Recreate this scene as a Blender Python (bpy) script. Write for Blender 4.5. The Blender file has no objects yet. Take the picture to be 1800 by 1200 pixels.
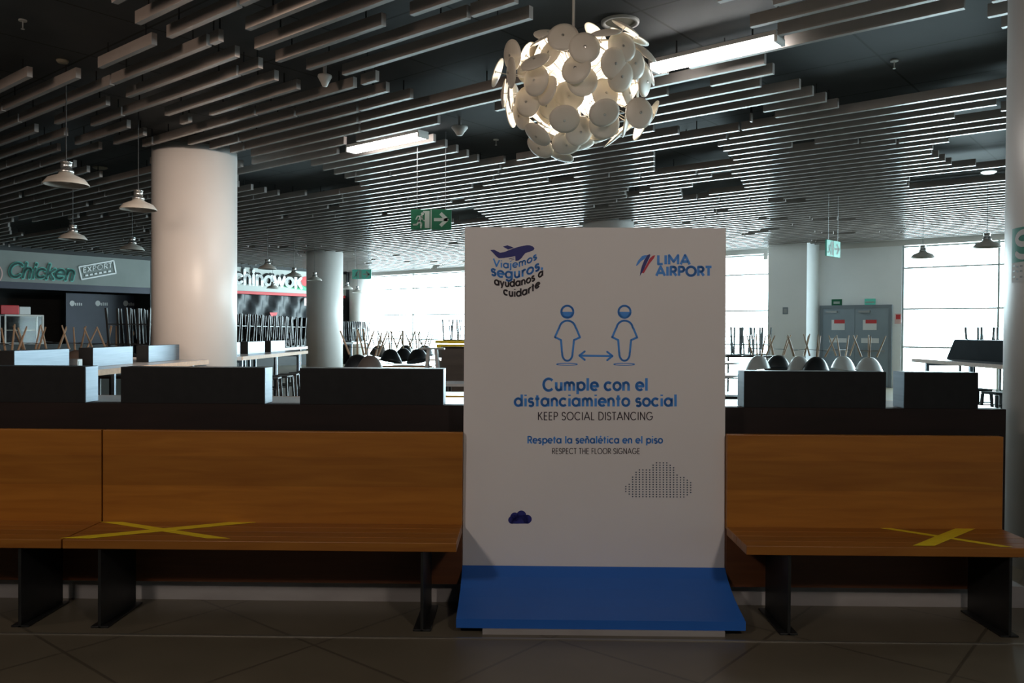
import bpy, bmesh, math, random
from mathutils import Vector, Matrix
random.seed(7)
SC = bpy.context.scene
COL = SC.collection
# ------------------------------------------------------------------ camera
EYE, FPX = 1.53, 1450.0
PITCH, YAW, ROLL = -0.0126, 0.012, 0.006
_f = Vector((-math.sin(YAW)*math.cos(PITCH), math.cos(YAW)*math.cos(PITCH), math.sin(PITCH)))
_r0 = Vector((math.cos(YAW), math.sin(YAW), 0)); _u0 = _r0.cross(_f)
_r = _r0*math.cos(ROLL) + _u0*math.sin(ROLL); _u = _u0*math.cos(ROLL) - _r0*math.sin(ROLL)
cam_d = bpy.data.cameras.new('camera'); cam = bpy.data.objects.new('camera', cam_d); COL.objects.link(cam)
cam_d.sensor_width = 36; cam_d.lens = FPX/1800*36; cam_d.clip_end = 200
cam.matrix_world = Matrix(((_r.x,_u.x,-_f.x,0),(_r.y,_u.y,-_f.y,0),(_r.z,_u.z,-_f.z,EYE),(0,0,0,1)))
SC.camera = cam
def ray(px, py):
    d = _f*FPX + _r*(px-900) + _u*(600-py); return d/d.y
def atY(px, py, Y): return Vector((0,0,EYE)) + ray(px,py)*Y
def atZ(px, py, z):
    d = ray(px,py); return Vector((0,0,EYE)) + d*((z-EYE)/d.z)
# building grid: u runs along the ceiling slats, v towards the window wall
GA = math.radians(39)
GU = Vector((math.cos(GA), -math.sin(GA), 0)); GV = Vector((math.sin(GA), math.cos(GA), 0))
def G(u, v, z=0.0): return GU*u + GV*v + Vector((0,0,z))
def uv(p): return p.dot(GU), p.dot(GV)
def atV(px, py, v):
    d = ray(px,py); return Vector((0,0,EYE)) + d*(v/d.dot(GV))
def atU(px, py, u):
    d = ray(px,py); return Vector((0,0,EYE)) + d*(u/d.dot(GU))
# ------------------------------------------------------------------ world, exposure, lights
SC.view_settings.view_transform = 'Standard'; SC.view_settings.look = 'None'
SC.view_settings.exposure = 0.12; SC.view_settings.gamma = 1.0; SC.view_settings.use_curve_mapping = False
SC.cycles.use_denoising = True
SC.cycles.max_bounces = 8; SC.cycles.diffuse_bounces = 4; SC.cycles.glossy_bounces = 4
SC.cycles.transparent_max_bounces = 8; SC.cycles.sample_clamp_indirect = 4.0
SC.cycles.caustics_reflective = False; SC.cycles.caustics_refractive = False
w = bpy.data.worlds.new('overcast_sky'); SC.world = w; w.use_nodes = True
bg = w.node_tree.nodes['Background']; bg.inputs[0].default_value = (0.74,0.93,1.0,1); bg.inputs[1].default_value = 18.0
V_WIN, U_SHOP, U_RIGHT, V_BACK = 24.7, -29.5, 15.0, -13.0
Z_DECK, Z_SLAT = 4.32, 4.1
def area(name, loc, size, power, color, target=None, portal=False, size_y=None, rot=None):
    l = bpy.data.lights.new(name, 'AREA'); o = bpy.data.objects.new(name, l); COL.objects.link(o)
    l.energy = power; l.color = color; l.size = size
    if size_y: l.shape = 'RECTANGLE'; l.size_y = size_y
    else: l.shape = 'DISK'
    o.location = loc
    if rot: o.rotation_euler = rot
    elif target is not None: o.rotation_euler = (Vector(target)-Vector(loc)).to_track_quat('-Z','Y').to_euler()
    if portal: l.cycles.is_portal = True
    return o
# corridor ceiling lamps behind the photographer, then an added fill light at the left
area('unseen_lamp', (2.2,-0.8,3.9), 0.5, 43, (1.0,0.85,0.75), (1.2,4.6,0.9))
area('unseen_lamp', (-3.0,-0.8,3.9), 0.5, 54, (1.0,0.85,0.75), (-1.5,4.6,0.9))
area('unseen_lamp', (-5.6,3.0,3.7), 1.2, 90, (1.0,0.76,0.60), (-6.5,9.0,4.1))  # added unseen fill, warms the slats at the left
sl = bpy.data.lights.new('column_fill_spot','SPOT'); so = bpy.data.objects.new('column_fill_spot', sl); COL.objects.link(so)
sl.energy = 1800; sl.color = (1.0,0.78,0.62); sl.spot_size = math.radians(34); sl.spot_blend = 0.5; sl.shadow_soft_size = 0.12
so.location = (-0.6,4.3,4.05); so.rotation_euler = (Vector((-5.0,12.3,1.9))-so.location).to_track_quat('-Z','Y').to_euler()
# daylight portals on the two glazed stretches of the window wall
for u0, u1 in ((-29.5,-10.1),(-6.3,14.8)):
    c = G((u0+u1)/2, V_WIN-0.05, 2.0)
    area('window_portal', c, u1-u0, 1, (1,1,1), target=c-GV, portal=True, size_y=3.9)

# ------------------------------------------------------------------ materials
def mat(name, color, rough=0.5, metal=0.0, emit=None, estr=0.0, spec=0.5, coat=0.0):
    m = bpy.data.materials.new(name); m.use_nodes = True
    b = m.node_tree.nodes['Principled BSDF']
    b.inputs['Base Color'].default_value = (*color,1); b.inputs['Roughness'].default_value = rough
    b.inputs['Metallic'].default_value = metal; b.inputs['Specular IOR Level'].default_value = spec
    b.inputs['Coat Weight'].default_value = coat
    if emit: b.inputs['Emission Color'].default_value = (*emit,1); b.inputs['Emission Strength'].default_value = estr
    return m
def noisy(m, c2, scale=(4,4,4), detail=4, lo=0.35, hi=0.65, bump=0.0):
    nt = m.node_tree; b = nt.nodes['Principled BSDF']; c1 = tuple(b.inputs['Base Color'].default_value)
    tc = nt.nodes.new('ShaderNodeTexCoord'); mp = nt.nodes.new('ShaderNodeMapping'); mp.inputs['Scale'].default_value = scale
    nz = nt.nodes.new('ShaderNodeTexNoise'); nz.inputs['Scale'].default_value = 1; nz.inputs['Detail'].default_value = detail
    cr = nt.nodes.new('ShaderNodeValToRGB'); cr.color_ramp.elements[0].position = lo; cr.color_ramp.elements[1].position = hi
    cr.color_ramp.elements[0].color = c1; cr.color_ramp.elements[1].color = (*c2,1)
    nt.links.new(tc.outputs['Object'], mp.inputs[0]); nt.links.new(mp.outputs[0], nz.inputs[0])
    nt.links.new(nz.outputs[0], cr.inputs[0]); nt.links.new(cr.outputs[0], b.inputs['Base Color'])
    if bump:
        bp = nt.nodes.new('ShaderNodeBump'); bp.inputs['Strength'].default_value = bump; bp.inputs['Distance'].default_value = 0.01
        nt.links.new(nz.outputs[0], bp.inputs['Height']); nt.links.new(bp.outputs[0], b.inputs['Normal'])
    return m
def wood(name, c1, c2, rough=0.45, plank=0.12, axis=2):
    m = mat(name, c1, rough); nt = m.node_tree; b = nt.nodes['Principled BSDF']; L = nt.links.new
    tc = nt.nodes.new('ShaderNodeTexCoord'); mp = nt.nodes.new('ShaderNodeMapping'); mp.inputs['Scale'].default_value = (1.2,14,14)
    nz = nt.nodes.new('ShaderNodeTexNoise'); nz.inputs['Scale'].default_value = 1.6; nz.inputs['Detail'].default_value = 6; nz.inputs['Distortion'].default_value = 0.6
    cr = nt.nodes.new('ShaderNodeValToRGB'); cr.color_ramp.elements[0].position = 0.3; cr.color_ramp.elements[1].position = 0.7
    cr.color_ramp.elements[0].color = (*c1,1); cr.color_ramp.elements[1].color = (*c2,1)
    sx = nt.nodes.new('ShaderNodeSeparateXYZ'); dv = nt.nodes.new('ShaderNodeMath'); dv.operation = 'DIVIDE'; dv.inputs[1].default_value = plank
    fl = nt.nodes.new('ShaderNodeMath'); fl.operation = 'FLOOR'; wn = nt.nodes.new('ShaderNodeTexWhiteNoise'); wn.noise_dimensions = '1D'
    mr = nt.nodes.new('ShaderNodeMapRange'); mr.inputs[3].default_value = 0.86; mr.inputs[4].default_value = 1.1
    mx = nt.nodes.new('ShaderNodeMix'); mx.data_type = 'RGBA'; mx.blend_type = 'MULTIPLY'; mx.inputs[0].default_value = 1
    L(tc.outputs['Object'], mp.inputs[0]); L(mp.outputs[0], nz.inputs[0]); L(nz.outputs[0], cr.inputs[0])
    L(tc.outputs['Object'], sx.inputs[0]); L(sx.outputs[axis], dv.inputs[0]); L(dv.outputs[0], fl.inputs[0]); L(fl.outputs[0], wn.inputs['W'])
    L(wn.outputs['Value'], mr.inputs[0]); L(cr.outputs[0], mx.inputs[6]); L(mr.outputs[0], mx.inputs[7]); L(mx.outputs[2], b.inputs['Base Color'])
    return m
def tiles(name, c1, c2, grout, size, rough, gw=0.012, spec=0.5):
    m = mat(name, c1, rough, spec=spec); nt = m.node_tree; b = nt.nodes['Principled BSDF']; L = nt.links.new
    tc = nt.nodes.new('ShaderNodeTexCoord'); mp = nt.nodes.new('ShaderNodeMapping'); mp.inputs['Rotation'].default_value = (0,0,GA)
    br = nt.nodes.new('ShaderNodeTexBrick'); br.offset = 0.0; br.inputs['Scale'].default_value = 1.0
    br.inputs['Brick Width'].default_value = size; br.inputs['Row Height'].default_value = size
    br.inputs['Mortar Size'].default_value = gw; br.inputs['Mortar Smooth'].default_value = 0.1
    br.inputs['Color1'].default_value = (*c1,1); br.inputs['Color2'].default_value = (*c2,1); br.inputs['Mortar'].default_value = (*grout,1)
    nz = nt.nodes.new('ShaderNodeTexNoise'); nz.inputs['Scale'].default_value = 3; nz.inputs['Detail'].default_value = 5
    mr = nt.nodes.new('ShaderNodeMapRange'); mr.inputs[3].default_value = 0.8; mr.inputs[4].default_value = 1.2
    mx = nt.nodes.new('ShaderNodeMix'); mx.data_type = 'RGBA'; mx.blend_type = 'MULTIPLY'; mx.inputs[0].default_value = 1
    L(tc.outputs['Object'], mp.inputs[0]); L(mp.outputs[0], br.inputs[0]); L(tc.outputs['Object'], nz.inputs[0]); L(nz.outputs[0], mr.inputs[0])
    L(br.outputs[0], mx.inputs[6]); L(mr.outputs[0], mx.inputs[7]); L(mx.outputs[2], b.inputs['Base Color'])
    return m
M = {}
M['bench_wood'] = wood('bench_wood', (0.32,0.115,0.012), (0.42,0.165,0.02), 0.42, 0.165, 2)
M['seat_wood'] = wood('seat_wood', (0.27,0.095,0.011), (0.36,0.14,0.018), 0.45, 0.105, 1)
M['shaded_wood'] = wood('shaded_wood', (0.13,0.042,0.014), (0.17,0.06,0.02), 0.5, 0.165, 2)  # bench wood darkened by the shade under the seat
M['dark_wood'] = noisy(mat('dark_wood', (0.014,0.009,0.008), 0.6, spec=0.25), (0.022,0.013,0.011), (1.5,10,10))
M['edge_wood'] = wood('edge_wood', (0.42,0.2,0.08), (0.52,0.27,0.12), 0.5)
M['white_top'] = noisy(mat('white_top', (0.62,0.63,0.64), 0.22), (0.66,0.67,0.68), (3,3,3))
M['plinth'] = noisy(mat('plinth', (0.34,0.32,0.31), 0.5), (0.40,0.38,0.37), (3,3,9))
M['black_steel'] = noisy(mat('black_steel', (0.010,0.011,0.011), 0.4), (0.016,0.017,0.017), (20,20,20))
M['unlit_panel'] = noisy(mat('unlit_panel', (0.010,0.011,0.012), 0.6, spec=0.25), (0.013,0.014,0.015), (20,20,20))  # unlit front of the metal dividers, shade put into the colour
M['dull_black'] = noisy(mat('dull_black', (0.008,0.011,0.015), 0.8, spec=0.08), (0.011,0.014,0.018), (5,5,5))
M['brushed'] = noisy(mat('brushed', (0.13,0.155,0.185), 0.38, 1.0), (0.16,0.185,0.215), (2,2,60))
M['tape'] = noisy(mat('tape', (0.90,0.72,0.02), 0.45), (0.95,0.77,0.03), (30,30,30))
M['sign_white'] = noisy(mat('sign_white', (0.80,0.78,0.77), 0.5), (0.82,0.80,0.79), (2,2,2))
M['sign_blue'] = noisy(mat('sign_blue', (0.018,0.13,0.52), 0.5), (0.02,0.14,0.55), (2,2,2))
M['print_blue'] = mat('print_blue', (0.065,0.31,0.86), 0.5)
M['print_navy'] = mat('print_navy', (0.022,0.026,0.20), 0.5)
M['print_black'] = mat('print_black', (0.04,0.03,0.04), 0.5)
M['print_red'] = mat('print_red', (0.55,0.03,0.06), 0.5)
M['print_dot'] = mat('print_dot', (0.06,0.09,0.14), 0.5)
M['slat'] = noisy(mat('slat', (0.29,0.255,0.235), 0.27, spec=0.5), (0.32,0.285,0.265), (2,2,2))
M['hanger'] = mat('hanger', (0.01,0.01,0.01), 0.8)
M['column'] = noisy(mat('column', (0.72,0.69,0.67), 0.38), (0.75,0.72,0.70), (1.5,1.5,1.5))
M['wall'] = noisy(mat('wall', (0.76,0.78,0.79), 0.6), (0.79,0.81,0.82), (1,1,1))
M['wall_dark'] = noisy(mat('wall_dark', (0.10,0.095,0.09), 0.7), (0.12,0.115,0.11), (1,1,1))
M['deck'] = tiles('deck', (0.043,0.048,0.051), (0.048,0.053,0.056), (0.008,0.008,0.008), 1.25, 0.75)
M['floor'] = tiles('floor', (0.140,0.122,0.086), (0.148,0.128,0.092), (0.09,0.077,0.056), 0.82, 0.32, 0.008)
M['metal_trim'] = noisy(mat('metal_trim', (0.45,0.42,0.36), 0.35, 0.8), (0.5,0.47,0.4), (5,5,5))
M['mullion'] = mat('mullion', (0.35,0.4,0.4), 0.4)
M['disc'] = noisy(mat('disc', (0.74,0.66,0.54), 0.4), (0.80,0.73,0.62), (6,6,6))
M['rod'] = mat('rod', (0.6,0.56,0.5), 0.3, 0.8)
M['bulb'] = mat('bulb', (1,1,1), 0.5, emit=(1,0.93,0.84), estr=45)
M['tube'] = mat('tube', (1,1,1), 0.5, emit=(1,0.96,0.92), estr=28)
M['lit_disc'] = mat('lit_disc', (1,1,1), 0.5, emit=(0.8,1,0.98), estr=1.6)
M['fixture'] = mat('fixture', (0.6,0.58,0.55), 0.5)
M['fixture_dim'] = mat('fixture_dim', (0.30,0.27,0.20), 0.5)
M['shade'] = noisy(mat('shade', (0.42,0.40,0.36), 0.4), (0.48,0.45,0.41), (6,6,6))
M['socket'] = mat('socket', (0.62,0.63,0.62), 0.25, 0.9)
M['exit_green'] = mat('exit_green', (0.012,0.11,0.055), 0.6, spec=0.2)
M['exit_white'] = mat('exit_white', (0.36,0.42,0.38), 0.6, spec=0.2)
M['exit_glow'] = mat('exit_glow', (0.05,0.4,0.3), 0.45, emit=(0.15,0.6,0.5), estr=0.12)
M['s_green'] = mat('s_green', (0.02,0.22,0.15), 0.45)
M['paper'] = mat('paper', (0.66,0.66,0.66), 0.6)
M['door'] = noisy(mat('door', (0.22,0.27,0.31), 0.5), (0.24,0.29,0.33), (2,2,2))
M['door_frame'] = mat('door_frame', (0.17,0.20,0.23), 0.5)
M['red'] = mat('red', (0.55,0.035,0.04), 0.5)
M['pink'] = mat('pink', (0.7,0.45,0.43), 0.5)
M['teal'] = mat('teal', (0.08,0.42,0.36), 0.4, emit=(0.1,0.5,0.42), estr=0.05)
M['teal_dark'] = mat('teal_dark', (0.01,0.07,0.06), 0.5)
M['letter_white'] = mat('letter_white', (0.85,0.86,0.86), 0.4)
M['fascia_grey'] = noisy(mat('fascia_grey', (0.20,0.225,0.212), 0.6), (0.225,0.25,0.236), (1,1,1))
M['fascia_white'] = noisy(mat('fascia_white', (0.40,0.42,0.39), 0.5), (0.45,0.46,0.44), (1,1,1))
M['green'] = mat('green', (0.05,0.42,0.20), 0.5)
M['black_plastic'] = noisy(mat('black_plastic', (0.02,0.024,0.028), 0.45), (0.035,0.04,0.045), (3,3,3))
M['shop_black'] = noisy(mat('shop_black', (0.012,0.013,0.014), 0.6), (0.018,0.019,0.02), (1,1,1))
M['menu_navy'] = noisy(mat('menu_navy', (0.03,0.033,0.055), 0.5), (0.04,0.043,0.07), (1,1,1))
M['leg_wood'] = noisy(mat('leg_wood', (0.36,0.24,0.15), 0.5), (0.42,0.29,0.19), (10,10,10))
M['shell_black'] = mat('shell_black', (0.012,0.013,0.015), 0.35)
M['shell_white'] = mat('shell_white', (0.60,0.62,0.62), 0.35)
M['shell_brown'] = mat('shell_brown', (0.13,0.10,0.085), 0.45)
M['stool_black'] = mat('stool_black', (0.013,0.015,0.017), 0.45, 0.0, spec=0.3)
M['yellow'] = mat('yellow', (0.75,0.42,0.015), 0.45)
M['grey_metal'] = mat('grey_metal', (0.3,0.31,0.31), 0.4, 0.5)
M['brown_panel'] = noisy(mat('brown_panel', (0.08,0.06,0.05), 0.5), (0.10,0.075,0.06), (2,2,8))
def glass_mat(name, refl=0.06, tint=(0.97,1,1)):
    m = bpy.data.materials.new(name); m.use_nodes = True; nt = m.node_tree; nt.nodes.clear()
    o = nt.nodes.new('ShaderNodeOutputMaterial'); mx = nt.nodes.new('ShaderNodeMixShader'); mx.inputs[0].default_value = refl
    t = nt.nodes.new('ShaderNodeBsdfTransparent'); t.inputs[0].default_value = (*tint,1)
    g = nt.nodes.new('ShaderNodeBsdfGlossy'); g.inputs['Roughness'].default_value = 0.03
    nt.links.new(t.outputs[0], mx.inputs[1]); nt.links.new(g.outputs[0], mx.inputs[2]); nt.links.new(mx.outputs[0], o.inputs[0])
    return m
M['glass'] = glass_mat('glass'); M['case_glass'] = glass_mat('case_glass', 0.012)

# ------------------------------------------------------------------ mesh helpers
def obj(name, bm, m, parent=None, smooth=False, loc=None):
    me = bpy.data.meshes.new(name)
    bmesh.ops.recalc_face_normals(bm, faces=bm.faces)
    bm.to_mesh(me); bm.free()
    if isinstance(m, (list,tuple)):
        for k in m: me.materials.append(M[k])
    else: me.materials.append(M[m])
    if smooth:
        for p in me.polygons: p.use_smooth = True
    o = bpy.data.objects.new(name, me); COL.objects.link(o)
    if parent: o.parent = parent
    if loc is not None: o.location = loc
    return o
def tag(o, label, cat, group=None):
    o['label'] = label; o['category'] = cat
    if group: o['group'] = group
    return o
def struct(o): o['kind'] = 'structure'; return o
def thing(name, label, cat, loc=(0,0,0), rz=0.0, group=None):
    o = bpy.data.objects.new(name, None); COL.objects.link(o); o.empty_display_size = 0.1
    o.location = loc; o.rotation_euler = (0,0,rz)
    return tag(o, label, cat, group)
def dup(root, loc, rot, label=None, group=None):
    r = root.copy(); COL.objects.link(r); r.location = loc; r.rotation_euler = rot
    if label: r['label'] = label
    if group: r['group'] = group
    for ch in list(root.children):
        c = ch.copy(); COL.objects.link(c); c.parent = r
        for g in ch.children:
            d = g.copy(); COL.objects.link(d); d.parent = c
    return r
def box(bm, lo, hi, bev=0.0, mtx=None):
    vs = [bm.verts.new((x,y,z)) for x in (lo[0],hi[0]) for y in (lo[1],hi[1]) for z in (lo[2],hi[2])]
    fs = [(0,1,3,2),(4,6,7,5),(0,4,5,1),(2,3,7,6),(0,2,6,4),(1,5,7,3)]
    faces = [bm.faces.new([vs[i] for i in f]) for f in fs]
    if bev:
        es = list({e for f in faces for e in f.edges})
        r = bmesh.ops.bevel(bm, geom=es, offset=bev, segments=2, affect='EDGES', profile=0.5)
        vs = list({v for f in r['faces'] for v in f.verts} | {v for v in vs if v.is_valid})
    if mtx is not None: bmesh.ops.transform(bm, matrix=mtx, verts=vs)
    return vs
def boxm(lo, hi, bev=0.0):
    bm = bmesh.new(); box(bm, lo, hi, bev); return bm
def basis_from(d):
    d = d.normalized(); a = Vector((0,0,1)) if abs(d.z) < 0.9 else Vector((1,0,0))
    x = d.cross(a).normalized(); return x, x.cross(d).normalized()
def tube(bm, p, q, r0, r1=None, n=10):
    p, q = Vector(p), Vector(q); r1 = r0 if r1 is None else r1
    x, y = basis_from(q-p); A, B = [], []
    for i in range(n):
        t = 2*math.pi*i/n; k = x*math.cos(t)+y*math.sin(t)
        A.append(bm.verts.new(p+k*r0)); B.append(bm.verts.new(q+k*r1))
    for i in range(n): bm.faces.new((A[i],A[(i+1)%n],B[(i+1)%n],B[i]))
    bm.faces.new(A[::-1]); bm.faces.new(B)
def bar(bm, p, q, w, h=None):
    p, q = Vector(p), Vector(q); h = h or w
    x, y = basis_from(q-p); A, B = [], []
    for sx, sy in ((-1,-1),(1,-1),(1,1),(-1,1)):
        k = x*sx*w/2 + y*sy*h/2; A.append(bm.verts.new(p+k)); B.append(bm.verts.new(q+k))
    for i in range(4): bm.faces.new((A[i],A[(i+1)%4],B[(i+1)%4],B[i]))
    bm.faces.new(A[::-1]); bm.faces.new(B)
def lathe(bm, prof, n=32, c=(0,0,0), cap=True):
    rings = []
    for r, z in prof:
        rings.append([bm.verts.new((c[0]+r*math.cos(2*math.pi*i/n), c[1]+r*math.sin(2*math.pi*i/n), c[2]+z)) for i in range(n)])
    for a, b in zip(rings, rings[1:]):
        for i in range(n): bm.faces.new((a[i],a[(i+1)%n],b[(i+1)%n],b[i]))
    if cap:
        if prof[0][0] > 1e-5: bm.faces.new(rings[0][::-1])
        if prof[-1][0] > 1e-5: bm.faces.new(rings[-1])
def prism(bm, pts, fn, t):
    """flat polygon pts (2d) placed by fn(x,y,depth) with thickness t"""
    a = [bm.verts.new(fn(x,y,0)) for x,y in pts]; b = [bm.verts.new(fn(x,y,t)) for x,y in pts]
    n = len(pts); bm.faces.new(a); bm.faces.new(b[::-1])
    for i in range(n): bm.faces.new((a[i],b[i],b[(i+1)%n],a[(i+1)%n]))
def gbox(u0, u1, v0, v1, z0, z1, bm=None):
    bm = bm or bmesh.new()
    vs = box(bm, (u0,v0,z0), (u1,v1,z1))
    for v in vs: v.co = G(v.co.x, v.co.y, v.co.z)
    return bm

# ------------------------------------------------------------------ stroke lettering (round geometric alphabet)
def arc(cx, cy, rx, ry, a0, a1, n=14):
    return [(cx+rx*math.cos(math.radians(a0+(a1-a0)*i/n)), cy+ry*math.sin(math.radians(a0+(a1-a0)*i/n))) for i in range(n+1)]
# x height 1, caps 1.36; each entry: advance, strokes
def bowl(cx=0.5): return arc(cx,0.5,0.42,0.42,0,360,20)
SN = [(0.62,0.80)]+arc(0.36,0.70,0.24,0.22,40,255,10)[1:]+arc(0.37,0.28,0.26,0.24,80,-145,12)
GL = {
 ' ':(0.45,[]), ',':(0.35,[[(0.2,0.08),(0.12,-0.22)]]),
 'a':(1.08,[bowl(),[(0.92,0.98),(0.92,0)]]), 'c':(0.95,[arc(0.5,0.5,0.42,0.42,42,318)]),
 'd':(1.08,[bowl(),[(0.92,1.4),(0.92,0)]]), 'e':(1.0,[[(0.08,0.5),(0.92,0.5)]+arc(0.5,0.5,0.42,0.42,0,315)[1:]]),
 'g':(1.08,[bowl(),[(0.92,0.98)]+arc(0.52,-0.05,0.40,0.30,0,-150)]), 'i':(0.38,[[(0.19,0.95),(0.19,0)],[(0.19,1.22),(0.19,1.38)]]),
 'j':(0.38,[[(0.19,0.95),(0.19,-0.2),(0.05,-0.32)],[(0.19,1.22),(0.19,1.38)]]), 'l':(0.38,[[(0.19,1.4),(0.19,0)]]),
 'k':(0.9,[[(0.16,1.4),(0.16,0)],[(0.78,0.95),(0.2,0.42)],[(0.36,0.56),(0.84,0)]]),
 'h':(0.95,[[(0.16,1.4),(0.16,0)],[(0.16,0.55)]+arc(0.47,0.58,0.31,0.34,180,0)+[(0.78,0)]]),
 'm':(1.42,[[(0.16,0.95),(0.16,0)],[(0.16,0.55)]+arc(0.43,0.6,0.27,0.32,180,0)+[(0.70,0)],[(0.70,0.55)]+arc(0.97,0.6,0.27,0.32,180,0)+[(1.24,0)]]),
 'n':(0.95,[[(0.16,0.95),(0.16,0)],[(0.16,0.55)]+arc(0.47,0.58,0.31,0.34,180,0)+[(0.78,0)]]),
 'o':(1.0,[bowl()]), 'p':(1.08,[bowl(0.58),[(0.16,0.98),(0.16,-0.38)]]), 'r':(0.62,[[(0.16,0.95),(0.16,0)],[(0.16,0.5)]+arc(0.5,0.55,0.34,0.36,180,80)]),
 's':(0.74,[SN]), 't':(0.6,[[(0.28,1.3),(0.28,0)],[(0.02,0.9),(0.55,0.9)]]), 'u':(0.95,[[(0.16,0.95),(0.16,0.4)]+arc(0.47,0.4,0.31,0.34,180,360)+[(0.78,0.95)],[(0.78,0.5),(0.78,0)]]),
 'w':(1.3,[[(0.06,0.95),(0.36,0.05),(0.65,0.85),(0.94,0.05),(1.24,0.95)]]), 'y':(0.9,[[(0.08,0.95),(0.45,0.08)],[(0.82,0.95),(0.32,-0.36)]]),
 'A':(1.3,[[(0.06,0),(0.65,1.36),(1.24,0)],[(0.26,0.42),(1.04,0.42)]]), 'C':(1.36,[arc(0.72,0.68,0.62,0.66,42,318)]),
 'D':(1.2,[[(0.16,0),(0.16,1.34),(0.45,1.34)]+arc(0.48,0.68,0.6,0.66,90,-90)+[(0.16,0.02)]]), 'E':(0.9,[[(0.78,1.32),(0.16,1.32),(0.16,0.03),(0.78,0.03)],[(0.16,0.7),(0.72,0.7)]]),
 'F':(0.84,[[(0.75,1.32),(0.16,1.32),(0.16,0)],[(0.16,0.7),(0.68,0.7)]]), 'G':(1.44,[arc(0.72,0.68,0.62,0.66,42,350)+[(1.33,0.6),(0.8,0.6)]]),
 'H':(1.15,[[(0.16,0),(0.16,1.36)],[(0.98,0),(0.98,1.36)],[(0.16,0.7),(0.98,0.7)]]), 'I':(0.36,[[(0.18,0),(0.18,1.36)]]),
 'K':(1.08,[[(0.16,0),(0.16,1.36)],[(0.92,1.36),(0.2,0.62)],[(0.4,0.82),(0.98,0)]]), 'L':(0.82,[[(0.16,1.36),(0.16,0.04),(0.74,0.04)]]),
 'M':(1.5,[[(0.16,0),(0.16,1.34),(0.75,0.4),(1.34,1.34),(1.34,0)]]), 'N':(1.2,[[(0.16,0),(0.16,1.34),(1.04,0.02),(1.04,1.36)]]),
 'O':(1.46,[arc(0.73,0.68,0.64,0.66,0,360,28)]), 'P':(0.98,[[(0.16,0),(0.16,1.32),(0.5,1.32)]+arc(0.52,0.97,0.34,0.35,90,-90)+[(0.16,0.62)]]),
 'R':(1.02,[[(0.16,0),(0.16,1.32),(0.5,1.32)]+arc(0.52,0.97,0.34,0.35,90,-90)+[(0.16,0.62)],[(0.5,0.62),(0.92,0)]]),
 'S':(0.92,[[(0.78,1.08)]+arc(0.45,1.0,0.32,0.33,25,250,10)+arc(0.45,0.35,0.35,0.34,75,-155,12)]),
 'T':(0.88,[[(0.44,0),(0.44,1.34)],[(0.03,1.32),(0.85,1.32)]]), 'V':(1.2,[[(0.06,1.36),(0.6,0.04),(1.14,1.36)]]), 'X':(1.1,[[(0.1,0),(1.0,1.36)],[(0.1,1.36),(1.0,0)]]),
}
GL['\u00f1'] = (0.95, GL['n'][1]+[[(0.22,1.2),(0.36,1.32),(0.56,1.2),(0.7,1.32)]])
GL['\u00e9'] = (1.0, GL['e'][1]+[[(0.46,1.16),(0.64,1.42)]])
GL['\u00fa'] = (0.95, GL['u'][1]+[[(0.42,1.12),(0.58,1.4)]])
def text_strokes(s, track=0.12):
    x, out = 0.0, []
    for ch in s:
        adv, st = GL[ch]
        for q in st: out.append([(px+x,py) for px,py in q])
        x += adv+track
    return out, x-track
def ribbon(bm, pts, wd, fn, caps=False):
    """thick polyline drawn with fn(x,y)->Vector; overlapping quads and joints in one plane"""
    for (x0,y0),(x1,y1) in zip(pts,pts[1:]):
        L = math.hypot(x1-x0,y1-y0)
        if L < 1e-6: continue
        nx, ny = -(y1-y0)/L*wd/2, (x1-x0)/L*wd/2
        bm.faces.new([bm.verts.new(fn(*p)) for p in ((x0+nx,y0+ny),(x0-nx,y0-ny),(x1-nx,y1-ny),(x1+nx,y1+ny))])
    js = pts if caps else pts[1:-1]
    for x, y in js:
        bm.faces.new([bm.verts.new(fn(x+wd/2*math.cos(k*math.pi/4), y+wd/2*math.sin(k*math.pi/4))) for k in range(8)])
def lettering(bm, s, fn, x0, x1, base, cap, weight, caph=1.36, curve=None, track=0.12, shear=0.0, caps=False):
    """s fitted between x0 and x1 (in the units of fn) with capital height cap"""
    st, W = text_strokes(s, track); sx = (x1-x0)/W; sy = cap/caph
    for q in st:
        pts = []
        for px, py in q:
            X = x0+px*sx+py*sy*shear; b = base if curve is None else curve(X)
            pts.append((X, b+py*sy))
        ribbon(bm, pts, weight*sy, fn, caps)

# ================================================================== SETTING
bm = gbox(U_SHOP-4, U_RIGHT, V_BACK, V_WIN+0.3, -0.2, 0.0); struct(obj('floor', bm, 'floor'))
bm = gbox(U_SHOP-4, U_RIGHT, V_BACK, V_WIN+0.3, Z_DECK, Z_DECK+0.2); struct(obj('ceiling', bm, 'deck'))
struct(obj('wall_right', gbox(U_RIGHT, U_RIGHT+0.2, V_BACK, V_WIN+0.3, 0, Z_DECK), 'wall'))
struct(obj('wall_back', gbox(U_SHOP-4, U_RIGHT, V_BACK-0.2, V_BACK, 0, Z_DECK), 'wall_dark'))
# far wall: solid piece with the door, and the projecting pier left of it
uP1 = uv(atV(1440,500,V_WIN))[0]; uW1 = uv(atV(1585,500,V_WIN))[0]
dd = ray(1418,500); vf = uP1/dd.dot(GU)*dd.dot(GV); uP0 = uv(atV(1350,500,vf))[0]
bm = gbox(uP1-0.05, uW1, V_WIN, V_WIN+0.3, 0, Z_DECK)
gbox(uP0, uP1, vf, V_WIN+0.3, 0, Z_DECK, bm)
struct(obj('wall_far', bm, 'wall'))
struct(obj('trim_2', gbox(U_SHOP, U_RIGHT, V_WIN-0.02, V_WIN+0.3, 3.98, Z_DECK), 'fixture'))
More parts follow.
